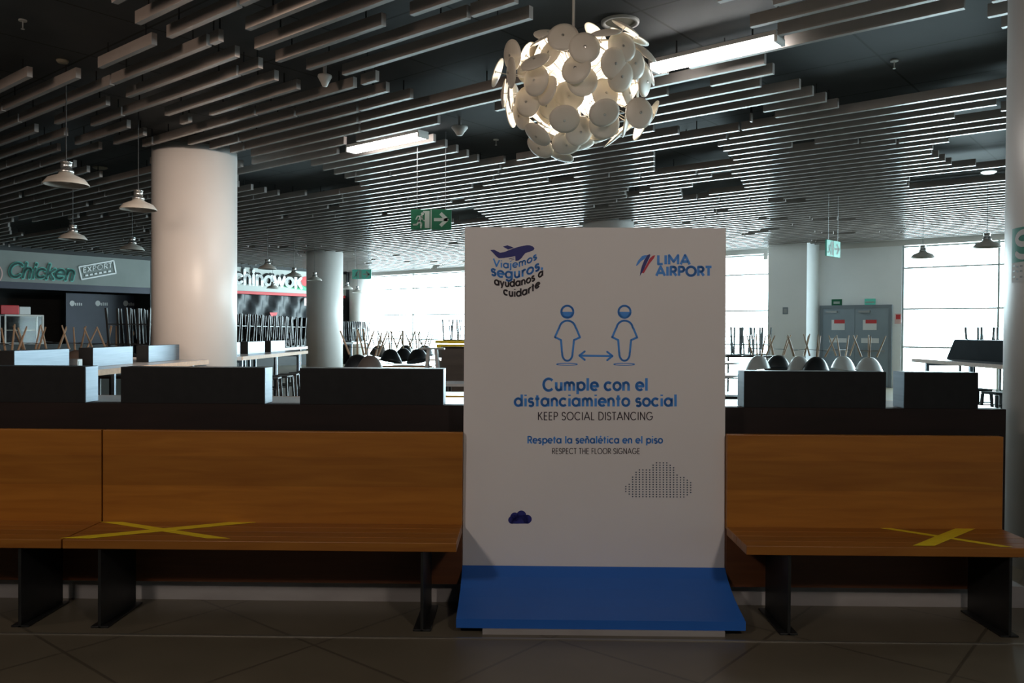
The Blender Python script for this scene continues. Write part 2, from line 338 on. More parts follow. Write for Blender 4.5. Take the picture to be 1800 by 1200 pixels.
# glazing
def window(n, u0, u1, verts):
    bm = bmesh.new()
    for z in (0.06,1.15,2.21,3.35,3.94): gbox(u0,u1,V_WIN+0.03,V_WIN+0.07,z-0.022,z+0.022,bm)
    for u in verts: gbox(u-0.025,u+0.025,V_WIN+0.02,V_WIN+0.08,0.0,3.98,bm)
    f = struct(obj('window_%d'%n, bm, 'mullion'))
    struct(obj('glass_pane', gbox(u0,u1,V_WIN+0.045,V_WIN+0.053,0.05,3.98), 'glass', f))
window(1, U_SHOP, uP0, [U_SHOP+0.03,-26.1,-22.6,-19.1,-15.6,-12.1,uP0-0.03])
window(2, uW1, U_RIGHT, [uW1+0.03,-4.0,-0.5,3.0,6.5,10,14])
# double door
du0 = uv(atV(1441,540,V_WIN))[0]+0.02; du1 = uv(atV(1569,540,V_WIN))[0]; dz = 2.34; dm = (du0+du1)/2
bm = gbox(du0,du1,V_WIN-0.06,V_WIN,dz-0.1,dz); gbox(du0,du0+0.09,V_WIN-0.06,V_WIN,0,dz-0.1,bm); gbox(du1-0.09,du1,V_WIN-0.06,V_WIN,0,dz-0.1,bm)
d1 = struct(obj('door_1', bm, 'door_frame'))
for a, b in ((du0+0.09,dm-0.004),(dm+0.004,du1-0.09)):
    leaf = struct(obj('door_leaf', gbox(a,b,V_WIN-0.045,V_WIN-0.005,0.01,dz-0.1), 'door', d1))
    bm = gbox(a+0.08,b-0.08,V_WIN-0.11,V_WIN-0.08,1.0,1.05)
    for q in (a+0.1,b-0.14): gbox(q,q+0.04,V_WIN-0.1,V_WIN-0.045,0.99,1.06,bm)
    struct(obj('push_bar', bm, 'grey_metal', leaf))
    gq = struct(obj('door_closer', gbox(a+0.1,a+0.42,V_WIN-0.1,V_WIN-0.045,dz-0.22,dz-0.16), 'grey_metal', leaf))
def poster(name, label, cat, px0, py0, px1, py1, m, v, parts=()):
    a, b = atV(px0,py0,v), atV(px1,py1,v); ua, ub = uv(a)[0], uv(b)[0]
    o = obj(name, gbox(ua,ub,v-0.012,v-0.002,b.z,a.z), m); tag(o, label, cat)
    for nm, x0,y0,x1,y1,mm in parts:
        bm = gbox(ua+(ub-ua)*x0,ua+(ub-ua)*x1,v-0.016,v-0.0125,a.z+(b.z-a.z)*y1,a.z+(b.z-a.z)*y0)
        obj(nm, bm, mm, o)
    return o
poster('notice','white notice with a red corner band on the left door leaf','notice',1462,562,1485,580,'paper',V_WIN-0.046,[('red_band',0.2,0,1,0.35,'red')])
poster('notice','white notice with a red corner band on the right door leaf','notice',1517,562,1541,580,'paper',V_WIN-0.046,[('red_band',0.2,0,1,0.35,'red')])
poster('notice','pale grey strip notice above the push bar of the left door leaf','notice',1458,594,1488,602,'paper',V_WIN-0.046)
poster('notice','pale grey strip notice above the push bar of the right door leaf','notice',1514,594,1545,603,'paper',V_WIN-0.046)
poster('wall_sign','dark green wall sign above the left door leaf','sign',1462,526,1480,537,'exit_green',V_WIN,[('white_panel',0.2,0.35,0.8,0.7,'exit_white')])
poster('wall_sign','lighter green wall sign above the right door leaf','sign',1520,525,1539,537,'exit_glow',V_WIN,[('white_panel',0.1,0.4,0.9,0.6,'exit_white')])
poster('wall_sign','small red and white wall sign right of the double door','sign',1573,551,1584,569,'pink',V_WIN,[('red_band',0.2,0.1,0.9,0.55,'red')])
poster('intercom','small dark grey box on the pale pier left of the double door','wall box',1376,540,1385,552,'door_frame',vf,[('face_plate',0.2,0.2,0.8,0.8,'grey_metal')])
poster('loudspeaker','white loudspeaker box high on the left edge of the pale pier','loudspeaker',1343,441,1350,456,'fixture',vf+0.15)
# trim strip in the floor
struct(obj('trim_1', boxm((-7,4.075,0.0),(7,4.09,0.004)), 'metal_trim'))

# round columns
def column(name, x, y, r=0.6, n=64):
    bm = bmesh.new(); lathe(bm, [(r,0),(r,Z_DECK-0.10)], n, (x,y,0))
    o = struct(obj(name, bm, 'column', smooth=True))
    for p in o.data.polygons: p.use_smooth = len(p.vertices) == 4
    bm = bmesh.new(); lathe(bm, [(r+0.006,Z_DECK-0.13),(r+0.006,Z_DECK-0.001)], n, (x,y,0))
    c = struct(obj('capital_ring', bm, 'wall_dark', o))
    for p in c.data.polygons: p.use_smooth = len(p.vertices) == 4
    return o
COLS = [(-4.9,12.3),(-6.63,27.64),(2.05,19.75),(3.85,5.45)]
for i, (x,y) in enumerate(COLS): column('pillar_%d'%(i+1), x, y)
c5 = atV(634,500,V_WIN-0.5); column('pillar_5', c5.x-0.05, c5.y, 0.45)

# ================================================================== CEILING SLATS
def poly_uv(pts): return [uv(atZ(x,y,Z_SLAT)) for x,y in pts]
VOIDS = [poly_uv(p) for p in (
 [(-60,-60),(130,-60),(240,42),(300,68),(150,122),(55,135),(-60,140)],
 [(340,70),(372,78),(430,95),(535,121),(590,136),(640,150),(560,165),(498,150),(448,112)],
 [(830,-40),(930,18),(940,60),(640,150),(760,182),(870,140),(960,110),(1145,118),(1330,45),(1260,3),(1230,-40)],
 [(1700,30),(1345,113),(1360,130),(1385,145),(1430,168),(1480,192),(1775,147),(1775,60),(1735,30),(1760,-40),(1680,-40)],
 [(775,215),(870,195),(1000,250),(990,266),(850,287),(815,272),(740,238)],
 [(417,312),(530,285),(640,325),(600,340),(500,345),(417,328)],
 [(1130,228),(1330,190),(1360,207),(1200,236)],
 [(1150,265),(1255,250),(1290,282),(1150,302)],
 [(1630,266),(1690,240),(1775,232),(1775,288),(1680,293)],
 [(1590,318),(1660,305),(1775,295),(1775,316),(1600,331)],
 [(1195,332),(1300,312),(1310,332),(1200,350)],
 [(120,288),(250,250),(265,290),(180,312)],
 [(15,395),(120,383),(130,405),(20,416)],
 [(205,215),(270,190),(330,225),(270,245)],
 [(75,225),(150,205),(165,225),(90,245)],
 [(780,375),(830,365),(860,385),(800,395)],
)]
def crossings(poly, v):
    xs = []
    for (u0,v0),(u1,v1) in zip(poly, poly[1:]+poly[:1]):
        if (v0 <= v) != (v1 <= v): xs.append(u0+(v-v0)/(v1-v0)*(u1-u0))
    xs.sort(); return list(zip(xs[::2], xs[1::2]))
def sub(iv, a, b):
    out = []
    for s, e in iv:
        if b <= s or a >= e: out.append((s,e)); continue
        if a > s: out.append((s,a))
        if b < e: out.append((b,e))
    return out
LAMPS = [(-4.12,-2.85,7.10),(-9.36,-7.88,7.64)]
segs = []
rows = []
v = 4.35-0.33*9
while v < V_WIN-0.25: rows.append(v); v += 0.33
for k, v in enumerate(rows):
    rnd = random.Random(k*13+5)
    umax = min(U_RIGHT-0.3, v*0.55+1.5); umin = U_SHOP+0.5
    # what the camera can see of this row (with a margin to both sides)
    ul = -v*3.0-3; ur = -v*0.05+1.2
    iv = [(max(umin,ul), min(umax,ur))]
    for p in VOIDS:
        for a, b in crossings(p, v): iv = sub(iv, a, b)
    for a, b, lv in LAMPS:
        if abs(v-lv) < 0.19: iv = sub(iv, a-0.03, b+0.03)
    if v > vf-0.06: iv = sub(iv, uP0-0.05, uP1+0.05)
    for x, y in COLS+[(c5.x,c5.y)]:
        cu, cv = uv(Vector((x,y,0)))
        if abs(v-cv) < 0.66:
            h = math.sqrt(0.66**2-(v-cv)**2)+0.05; iv = sub(iv, cu-h, cu+h)
    L = 2.5 if v < 7.5 else (4.0 if v < 12 else 7.5)
    off = (k % 5)*0.42*(-1 if (k//5) % 2 else 1) + rnd.uniform(-0.1,0.1)
    for s, e in iv:
        x = s
        cut = math.floor((s-off)/L)*L+off
        while x < e-0.25:
            cut += L
            y = min(e, cut)
            gap = 0.04 if rnd.random() < 0.6 else rnd.uniform(0.2,0.6)
            if y-x > 0.3: segs.append((v, x, y-(gap if y < e else 0)))
            x = y
def slat_bm(u0, u1, bm=None):
    """u-shaped aluminium ceiling slat with two hangers, along local x"""
    bm = bm or bmesh.new(); L = u1-u0
    box(bm, (0,-0.026,0), (L,0.026,0.105))
    n0 = len(bm.faces)
    for q in (0.15*L, 0.85*L): box(bm, (q-0.005,-0.005,0.105), (q+0.005,0.005,Z_DECK-Z_SLAT-0.001))
    bm.faces.ensure_lookup_table()
    for f in bm.faces[n0:]: f.material_index = 1
    return bm
print('slats', len(segs))
def seg_dist(s): 
    p = G((s[1]+s[2])/2, s[0], 0); return p.length
segs.sort(key=seg_dist)
SL = 'long grey metal ceiling slat hung among parallel rows under the dark ceiling'
for v, a, b in segs[:300]:
    o = obj('metal_slat', slat_bm(a,b), ['slat','hanger'], loc=G(a,v,Z_SLAT)); o.rotation_euler = (0,0,-GA)
    tag(o, SL, 'slat', 'grey metal slats under the ceiling')
if segs[300:]:
    bm = bmesh.new()
    for v, a, b in segs[300:]: 
        n0 = len(bm.verts); slat_bm(a,b,bm); bm.verts.ensure_lookup_table()
        for vt in bm.verts[n0:]: vt.co = G(a+vt.co.x, v+vt.co.y, Z_SLAT+vt.co.z)
    o = obj('metal_slat', bm, ['slat','hanger']); o['kind'] = 'stuff'
    tag(o, 'mass of thin metal slats far back under the ceiling', 'slats')

# linear lamps between the slats
for (a,b,v), lab in zip(LAMPS, ('glowing linear lamp between the ceiling slats right of the disc chandelier','shorter glowing linear lamp between the ceiling slats left of the chandelier')):
    t = thing('linear_lamp', lab, 'ceiling lamp', G(a,v,Z_SLAT-0.03), -GA)
    L = b-a
    obj('diffuser', boxm((0.02,-0.085,0.0),(L-0.02,0.085,0.055),0.012), 'tube', t)
    obj('housing', boxm((0.0,-0.095,0.056),(L,0.095,0.095)), 'fixture', t)
    for x0 in (0.2*L,0.8*L): obj('stem', boxm((x0-0.006,-0.006,0.0955),(x0+0.006,0.006,Z_DECK-Z_SLAT+0.028)), 'hanger', t)
    for x0 in (-0.012, L-0.02): obj('end_cap', boxm((x0,-0.09,-0.002),(x0+0.03,0.09,0.056)), 'fixture', t)
# small ceiling fittings
def fitting(name, label, cat, px, py, kind, r, m='fixture'):
    p = atZ(px, py, Z_DECK); t = None
    bm = bmesh.new()
    if kind == 'ring':
        lathe(bm, [(r*0.78,-0.004),(r*0.80,-0.018),(r,-0.02),(r*1.02,-0.01),(r*1.02,0)], 32, cap=False)
        o = obj(name, bm, m, smooth=True, loc=p); tag(o, label, cat)
        bm = bmesh.new(); lathe(bm, [(0.0001,-0.006),(r*0.78,-0.006),(r*0.78,0)], 32); obj('grille', bm, 'fixture_dim', o)
        return o
    if kind == 'disc': lathe(bm, [(0.0001,-0.03),(r*0.75,-0.03),(r,-0.012),(r,0)], 24)
    if kind == 'cone': lathe(bm, [(0.0001,-0.24),(r*0.35,-0.235),(r*0.55,-0.20),(r,-0.14),(r*0.95,-0.12),(0.02,-0.11),(0.02,0)], 24)
    if kind == 'sprinkler':
        lathe(bm, [(0.0001,-0.012),(r,-0.012),(r,0)], 16)
        o = obj(name, bm, m, loc=p); tag(o, label, cat)
        bm = bmesh.new(); lathe(bm, [(0.0001,-0.085),(0.016,-0.085),(0.016,-0.08),(0.006,-0.078),(0.006,-0.012)], 10); obj('nozzle', bm, m, o)
        return o
    o = obj(name, bm, m, smooth=True, loc=p); tag(o, label, cat); return o
fitting('ceiling_speaker','round cream ceiling speaker with a raised rim just above the chandelier','ceiling speaker',1090,38,'ring',0.17)
fitting('ceiling_speaker','pale cone hanging from the ceiling beside the left linear lamp','ceiling speaker',808,206,'cone',0.11)
fitting('ceiling_speaker','pale cone hanging from the ceiling among slats above the nearest column','ceiling speaker',571,112,'cone',0.075)
fitting('sprinkler','tiny sprinkler on the dark ceiling in the top left corner','sprinkler',40,35,'sprinkler',0.035)
fitting('sprinkler','tiny sprinkler on the dark ceiling left below the chandelier','sprinkler',872,245,'sprinkler',0.04)
fitting('sprinkler','tiny sprinkler on the dark ceiling panel right of the lamp','sprinkler',1572,106,'sprinkler',0.04)
fitting('smoke_detector','dull round detector on the dark ceiling near the top left sprinkler','smoke detector',110,106,'disc',0.06,'fixture_dim')
fitting('smoke_detector','dull round detector on the dark ceiling between the two nearest pendants','smoke detector',176,294,'disc',0.12,'fixture_dim')
for i,(px,py,r,lab) in enumerate(((207,441,0.28,'lit round ceiling light in front of the stamp shaped shop sign'),(425,457,0.26,'lit round ceiling light just right of the nearest column'),
    (1538,380,0.13,'lit round ceiling light above the far double door'),(1738,302,0.12,'lit round ceiling light beside the right hand column'))):
    fitting('downlight', lab, 'ceiling light', px, py, 'disc', r, 'lit_disc')
# exit signs
def exit_sign(label, px, py, Y, w, h, rz, m):
    p = atY(px,py,Y); t = thing('exit_sign', label, 'exit sign', p, rz)
    obj('sign_board', boxm((-w/2,-0.015,-h/2),(w/2,0.015,h/2),0.004), m, t)
    bm = bmesh.new()
    for sx in (-0.35,0.35): box(bm, (sx*w-0.004,-0.004,h/2), (sx*w+0.004,0.004,Z_DECK-p.z))
    obj('hanger', bm, 'grey_metal', t)
    fn = lambda x,y: Vector((x*h, -0.0165, y*h))
    c = -w/4/h
    bm = bmesh.new()
    bm.faces.new([bm.verts.new(fn(c+x,y)) for x,y in ((0.19,-0.42),(0.42,-0.42),(0.42,0.42),(0.10,0.42),(0.10,0.36),(0.19,0.30))])
    obj('door_pictogram', bm, 'exit_white', t)
    bm = bmesh.new()
    ribbon(bm, [(c+0.02,0.16),(c-0.10,-0.08)], 0.13, fn, True)
    ribbon(bm, [(c-0.10,-0.08),(c+0.02,-0.2),(c+0.0,-0.4)], 0.085, fn, True)
    ribbon(bm, [(c-0.10,-0.08),(c-0.2,-0.25),(c-0.36,-0.26)], 0.085, fn, True)
    ribbon(bm, [(c+0.0,0.17),(c-0.17,0.16),(c-0.24,0.02)], 0.06, fn, True)
    ribbon(bm, [(c+0.02,0.12),(c+0.10,-0.03),(c+0.17,-0.06)], 0.06, fn, True)
    bm.faces.new([bm.verts.new(fn(c+0.07+0.075*math.cos(a*0.5236), 0.28+0.075*math.sin(a*0.5236))) for a in range(12)])
    obj('running_figure', bm, 'exit_white', t)
    bm = bmesh.new(); c = w/4/h
    ribbon(bm, [(c-0.36,0.0),(c+0.24,0.0)], 0.15, fn); ribbon(bm, [(c-0.04,0.31),(c+0.28,0.0),(c-0.04,-0.31)], 0.17, fn)
    obj('arrow', bm, 'exit_white', t)
    obj('divider', boxm((-0.006,-0.0168,-h/2),(0.006,-0.014,h/2)), 'exit_white', t)
    return t
exit_sign('green hanging exit sign with a right arrow left above the white board', 758, 386, 11.6, 0.57, 0.285, 0.0, 'exit_green')
exit_sign('green hanging exit sign seen at an angle in front of the double door', 1464, 437, 15.5, 0.57, 0.30, math.radians(45), 'exit_glow')
exit_sign('washed out green exit sign in front of the far window by the shop corner', 636, 482, 26, 0.6, 0.3, 0.0, 'exit_glow')

# pendants
def pendant(label, px, py, z=3.05, r=0.225):
    p = atZ(px,py,z); fr = ((uv(p)[1]-1.38)/0.33+0.5) % 1-0.5        # keep the cord clear of the slats
    if abs(fr) < 0.12: p = p+GV*((0.12 if fr >= 0 else -0.12)-fr)*0.33
    t = thing('pendant_lamp', label, 'pendant lamp', p)
    bm = bmesh.new(); lathe(bm, [(r-0.01,0.004),(r,0.0),(r,0.01),(r*0.80,0.07),(r*0.34,0.115),(0.07,0.13),(0.0001,0.132)], 32, cap=False)
    lathe(bm, [(r-0.01,0.004),(r*0.78,0.062),(r*0.33,0.107),(0.0001,0.122)], 32, cap=False)
    obj('lamp_shade', bm, 'shade', t, True)
    bm = bmesh.new(); lathe(bm, [(0.075,0.128),(0.075,0.16),(0.055,0.165),(0.055,0.235),(0.06,0.237),(0.06,0.25),(0.01,0.255)], 20)
    obj('lamp_socket', bm, 'socket', t, True)
    bm = bmesh.new(); tube(bm, (0,0,0.25), (0,0,Z_DECK-z), 0.005); obj('cord', bm, 'black_steel', t)
    bm = bmesh.new(); lathe(bm, [(0.0001,0.02),(0.035,0.03),(0.04,0.06),(0.025,0.11)], 14); obj('bulb', bm, 'fixture', t, True)
for lab, x, y in (('nearest industrial pendant lamp, hanging at the left above the counter',112,325),('pendant lamp touching the left edge of the nearest column',243,369),
  ('dim pendant lamp above the script lettering of the chicken shop',128,421),('very dim small pendant lamp above the stamp sign left of the column',234,440),
  ('dark pendant lamp over the left part of the noodle shop letters',470,473),('dark pendant lamp over the middle of the noodle shop letters',517,486),
  ('dark pendant lamp overlapping the left edge of the second column',553,493),('small far pendant lamp low over the green swoosh',480,507),
  ('small far pendant lamp right of the second column',610,508),('small far pendant lamp over the column in the shop corner',628,514),
  ('larger dark pendant lamp before the right window beside the column',1735,435),('smaller pale pendant lamp before the right window near the door',1622,453)):
    pendant(lab, x, y)

# ================================================================== DISC CHANDELIER
cc = atY(1015,158,5.6)
ch = thing('disc_chandelier','large chandelier of cream overlapping discs hanging above the white board','chandelier', cc)
bm = bmesh.new(); tube(bm, (-0.03,0,0.0), (-0.03,0,Z_DECK-cc.z), 0.010, n=12); obj('suspension_rod', bm, 'rod', ch)
bm = bmesh.new(); lathe(bm, [(0.020,0.20),(0.026,0.21),(0.026,0.40),(0.016,0.41)], 14, (-0.03,0,0)); obj('collar', bm, 'fixture', ch, True)
bm = bmesh.new(); lathe(bm, [(0.0001,-0.11),(0.06,-0.10),(0.105,-0.05),(0.12,0.0),(0.105,0.05),(0.06,0.10),(0.0001,0.11)], 24); obj('bulb', bm, 'bulb', ch, True)
bm = bmesh.new(); lathe(bm, [(0.0001,0.11),(0.045,0.11),(0.05,0.2),(0.0001,0.21)], 20, (-0.01,0,0)); obj('hub', bm, 'fixture', ch, True)
def disc_bm(r):
    bm = bmesh.new(); R = r*2.6; n = 28; t = 0.004
    # shallow dish: two curved skins joined at the rim, local +z points outward
    prof = [(r*k/5, -(R-math.sqrt(R*R-(r*k/5)**2))) for k in range(6)]
    top = [bm.verts.new((0,0,0))]; bot = [bm.verts.new((0,0,-t))]
    def ring(q, z): return [bm.verts.new((q*math.cos(2*math.pi*i/n), q*math.sin(2*math.pi*i/n), z)) for i in range(n)]
    T = [ring(q,z) for q,z in prof[1:]]; B = [ring(q,z-t) for q,z in prof[1:]]
    for S, c in ((T,top[0]),(B,bot[0])):
        for i in range(n): bm.faces.new((c,S[0][i],S[0][(i+1)%n]))
        for a, b in zip(S,S[1:]):
            for i in range(n): bm.faces.new((a[i],b[i],b[(i+1)%n],a[(i+1)%n]))
    for i in range(n): bm.faces.new((T[-1][i],B[-1][i],B[-1][(i+1)%n],T[-1][(i+1)%n]))
    return bm
dproto = obj('disc', disc_bm(0.098), 'disc', ch, True)
rnd = random.Random(21); N = 100; pts = []
ga = math.pi*(3-math.sqrt(5))
for i in range(N):
    zz = 1-2*(i+0.5)/N
    if zz > 0.93: continue
    th = ga*i+rnd.uniform(-0.15,0.15); rr = math.sqrt(1-zz*zz)
    d = Vector((rr*math.cos(th), rr*math.sin(th), zz)).normalized()
    R = (0.36,0.50,0.43,0.54,0.47)[i % 5]+rnd.uniform(-0.02,0.02)
    if zz < -0.6: R -= 0.04
    p = Vector((d.x*R*1.06, d.y*R*1.06, d.z*R*0.90-0.01))
    pts.append((p,d))
first = True
for p, d in pts:
    nrm = (d+Vector((rnd.uniform(-.45,.45),rnd.uniform(-.45,.45),rnd.uniform(-.45,.45)))).normalized()
    q = nrm.to_track_quat('Z','Y')
    if first: o = dproto; first = False
    else: o = dproto.copy(); COL.objects.link(o)
    o.location = p; o.rotation_mode = 'QUATERNION'; o.rotation_quaternion = q
    inv = q.to_matrix().inverted()
    bm = bmesh.new(); e = inv @ (d*0.10-p); tube(bm, (0,0,-0.003), e, 0.0028, n=6)
    lathe(bm, [(0.0001,-0.012),(0.009,-0.012),(0.009,0.003),(0.0001,0.0045)], 8)
    obj('rod', bm, 'rod', o)
pl = bpy.data.lights.new('chandelier_bulb','POINT'); po = bpy.data.objects.new('chandelier_bulb', pl); COL.objects.link(po)
pl.energy = 110; pl.color = (1,0.9,0.78); pl.shadow_soft_size = 0.13; po.location = cc

# ================================================================== BENCHES AND FRONT COUNTER
YS, YB = 4.155, 4.56
def bench(label, x0, x1, legs):
    t = thing('bench', label, 'bench', ((x0+x1)/2,YS,0)); ox, oy = (x0+x1)/2, YS
    def lb(a, b, bev=0.0): return boxm((a[0]-ox,a[1]-oy,a[2]), (b[0]-ox,b[1]-oy,b[2]), bev)
    bm = bmesh.new()
    n = 4; w = (YB-YS)/n
    for k in range(n): box(bm, (x0-ox, YS+k*w-oy+0.001, 0.410), (x1-ox, YS+(k+1)*w-oy-0.001, 0.456), 0.003)
    obj('seat', bm, 'seat_wood', t)
    obj('backrest', lb((x0,YB,0.44),(x1,YB+0.045,0.966),0.004), 'bench_wood', t)
    obj('lower_panel', lb((x0,YB+0.005,0.122),(x1,YB+0.045,0.4395)), 'shaded_wood', t)  # under-seat shade is carried by the darker wood colour
    for lx in legs:
        bm = lb((lx-0.008,YS+0.015,0.0),(lx+0.008,YB-0.005,0.409),0.002)
        box(bm, (lx-ox-0.045,0.015,0.0), (lx-ox+0.045,YB-YS-0.005,0.010), 0.002)
        box(bm, (lx-ox-0.045,0.03,0.401), (lx-ox+0.045,YB-YS-0.02,0.4095), 0.0)
        obj('leg', bm, 'black_steel', t)
    return t
bench('long wooden bench on black steel legs left of the white board', -2.332, -0.325, (-2.15,-0.50))
bench('wooden bench cut off by the left edge of the picture', -4.42, -2.340, (-2.56,-4.2))
bench('shorter wooden bench on black steel legs right of the white board', 1.138, 2.652, (1.36,2.47))
def counter(label, x0, x1):
    t = thing('bar_counter', label, 'counter', ((x0+x1)/2,4.83,0)); ox, oy = (x0+x1)/2, 4.83
    def lb(a, b, bev=0.0): return boxm((a[0]-ox,a[1]-oy,a[2]), (b[0]-ox,b[1]-oy,b[2]), bev)
    obj('plinth', lb((x0,4.63,0.0),(x1,4.83,0.118)), 'plinth', t)
    obj('front_panel', lb((x0,4.83,0.118),(x1,4.92,1.092)), 'dark_wood', t)
    obj('counter_top', lb((x0,4.92,1.055),(x1,5.40,1.092),0.003), 'white_top', t)
    obj('edge_band', lb((x0,5.401,1.055),(x1,5.415,1.092)), 'edge_wood', t)
    for x in (x0+0.3,x1-0.3): obj('leg', lb((x-0.025,5.2,0),(x+0.025,5.25,1.054)), 'brushed', t)
counter('dark fronted high counter behind the two left benches', -4.42, -0.30)
counter('dark fronted high counter behind the right bench and white board', -0.297, 2.82)
def divider(label, lo, hi, group=None, along='x'):
    """hollow metal divider: front skin painted dark for its unlit side, brushed body"""
    t = thing('divider_box', label, 'divider', ((lo[0]+hi[0])/2,(lo[1]+hi[1])/2,lo[2]), 0, group)
    c = t.location; f = 0.006
    L = [lo[i]-c[i] for i in range(3)]; Hh = [hi[i]-c[i] for i in range(3)]
    obj('body', boxm((L[0],L[1]+f,L[2]),(Hh[0],Hh[1],Hh[2]),0.002), 'brushed', t)
    obj('front_panel', boxm((L[0]+0.001,L[1],L[2]),(Hh[0]-0.001,L[1]+f-0.0005,Hh[2]),0.001), 'unlit_panel', t)  # camera side gets no window light, painted as a dark skin
    return t
ZC = 1.0925
for a, b, lab in ((-3.44,-2.576,'low metal divider box on the front counter, at the left picture edge'),(-2.366,-1.512,'low metal divider box on the front counter, second from the left'),
    (-1.306,-0.459,'low metal divider box on the front counter, just left of the white board'),(1.301,2.127,'low metal divider box on the counter, just right of the white board'),
    (2.233,2.662,'short metal divider box on the counter near the right hand column')):
    divider(lab, (a,4.835,ZC), (b,4.985,1.305))

# yellow tape crosses on the seats
def tape_cross(label, strips):
    t = thing('tape_cross', label, 'tape', atZ(*strips[0][0], 0.4565))
    for k, (a, b, wd) in enumerate(strips):
        p, q = atZ(*a,0.4565)-t.location, atZ(*b,0.4565)-t.location; p.z = q.z = 0.0003+0.0009*k
        # ends follow the seat edge: strip widths measured along the bench
        bm = bmesh.new()
        h = wd/2; vs = []
        for z in (0,0.0008):
            vs.append([bm.verts.new((c.x+s*h, c.y, c.z+z)) for c, s in ((p,-1),(p,1),(q,1),(q,-1))])
        bm.faces.new(vs[0][::-1]); bm.faces.new(vs[1])
        for i in range(4): bm.faces.new((vs[0][i],vs[0][(i+1)%4],vs[1][(i+1)%4],vs[1][i]))
        obj('tape_strip', bm, 'tape', t)
tape_cross('yellow tape cross on the seat of the long left bench', [((196,917),(384,946),0.12),((132,946),(436,917),0.15)])
tape_cross('yellow tape cross on the seat of the right bench', [((1557,928),(1770,961),0.06),((1624,959),(1697,929),0.11)])

# ================================================================== WHITE BOARD
sg = thing('sign_board','tall white social distancing board on a sloping blue base between the benches','sign board',(0.407,4.5,0))
SX0, SX1, SZ1 = -0.324, 1.136, 2.112
YP0, TILT = 4.585, 0.02            # front face of the board, leaning slightly back
def yp(z): return YP0+TILT*z
SO = Vector((0.407,4.5,0))
def S(px, py, off=0.0):
    d = ray(px,py); t = (YP0+TILT*EYE)/(1-TILT*d.z); p = Vector((0,0,EYE))+d*t
    return Vector((p.x, p.y-off, p.z))-SO
bm = bmesh.new(); vs = box(bm, (SX0,0,0.03), (SX1,0.03,SZ1), 0.002)
for v_ in bm.verts: v_.co = Vector((v_.co.x, v_.co.y+yp(v_.co.z), v_.co.z))-SO
obj('panel', bm, 'sign_white', sg)
prof = [(4.15,0.028),(4.15,0.074),(4.20,0.084),(4.28,0.098),(4.36,0.117),(4.44,0.142),(4.52,0.178),(4.584,0.222),(4.584,0.028)]
bm = bmesh.new()
A = [bm.verts.new(Vector((SX0,y,z))-SO) for y,z in prof]; B = [bm.verts.new(Vector((SX1,y,z))-SO) for y,z in prof]
bm.faces.new(A); bm.faces.new(B[::-1])
for i in range(len(prof)): bm.faces.new((A[i],A[(i+1)%len(prof)],B[(i+1)%len(prof)],B[i]))
obj('blue_base', bm, 'sign_blue', sg)
obj('base_plinth', boxm((-0.19-SO.x,4.14-SO.y,0.0),(1.03-SO.x,4.60-SO.y,0.0275)), 'plinth', sg)
OFF = 0.0012
fnS = lambda x, y: S(x, -y, OFF)
def sline(name, m, s, x0, x1, base, cap, wt, **k):
    bm = bmesh.new(); lettering(bm, s, fnS, x0, x1, -base, cap, wt, **k); return obj(name, bm, m, sg)
sline('lettering','print_blue','Cumple con el',954,1139,686.5,21.5,0.29)
sline('lettering','print_blue','distanciamiento social',904,1190,714,21,0.29,caph=1.4)
sline('lettering','print_black','KEEP SOCIAL DISTANCING',945,1148,738,14,0.16)
sline('lettering','print_blue','Respeta la se\u00f1al\u00e9tica en el piso',927,1165,779,12.5,0.27)
sline('lettering','print_black','RESPECT THE FLOOR SIGNAGE',970,1125,797.5,10,0.16)
sline('lettering','print_blue','LIMA',1155,1213,464.5,16,0.38)
sline('lettering','print_blue','AIRPORT',1153,1251,484.5,16,0.38)
def quad3(p0,p1,p2):
    def f(x):
        return -(p0[1]*(x-p1[0])*(x-p2[0])/((p0[0]-p1[0])*(p0[0]-p2[0]))+p1[1]*(x-p0[0])*(x-p2[0])/((p1[0]-p0[0])*(p1[0]-p2[0]))+p2[1]*(x-p0[0])*(x-p1[0])/((p2[0]-p0[0])*(p2[0]-p1[0])))
    return f
sline('lettering','print_blue','Viajemos',867,944,0,12.5,0.28,curve=quad3((870,467.5),(900,471),(942,456)))
sline('lettering','print_blue','seguros,',863,955,0,17,0.29,curve=quad3((868,484.5),(905,488.5),(948,474)))
sline('lettering','print_black','ay\u00fadanos a',869,955,0,13,0.3,curve=quad3((873,501),(905,503.5),(953,485)))
sline('lettering','print_black','cuidarte',885,949,0,13.5,0.3,curve=quad3((888,518.5),(912,521),(945,506)))
def sshape(name, m, polys, ox, oy, sc):
    bm = bmesh.new()
    for pl_ in polys:
        f = bm.faces.new([bm.verts.new(S(ox+x/sc, oy+y/sc, OFF)) for x,y in pl_])
    bmesh.ops.triangulate(bm, faces=bm.faces)
    return obj(name, bm, m, sg)
sshape('airplane_emblem','print_navy',[[(200,270),(265,265),(310,290),(360,315),(430,303),(560,250),(650,222),(740,200),(800,192),(850,195),(895,215),(920,245),(900,275),(840,298),(770,320),(740,355),(710,400),(660,440),(610,447),(607,370),(520,385),(420,400),(340,405),(300,375),(250,320)],
   [(405,215),(480,193),(540,215),(585,235),(490,262),(450,240)],[(500,412),(590,392),(592,400),(505,420)],[(540,430),(590,420),(592,428),(545,438)]],840,410,9.23)
sshape('wing_emblem','print_blue',[[(185,500),(230,400),(300,320),(350,300),(400,300),(350,370),(290,410),(215,490)]],1100,420,10.59)
sshape('wing_emblem','print_navy',[[(260,690),(275,600),(300,500),(345,390),(400,300),(445,280),(458,300),(440,345),(390,450),(330,580)]],1100,420,10.59)
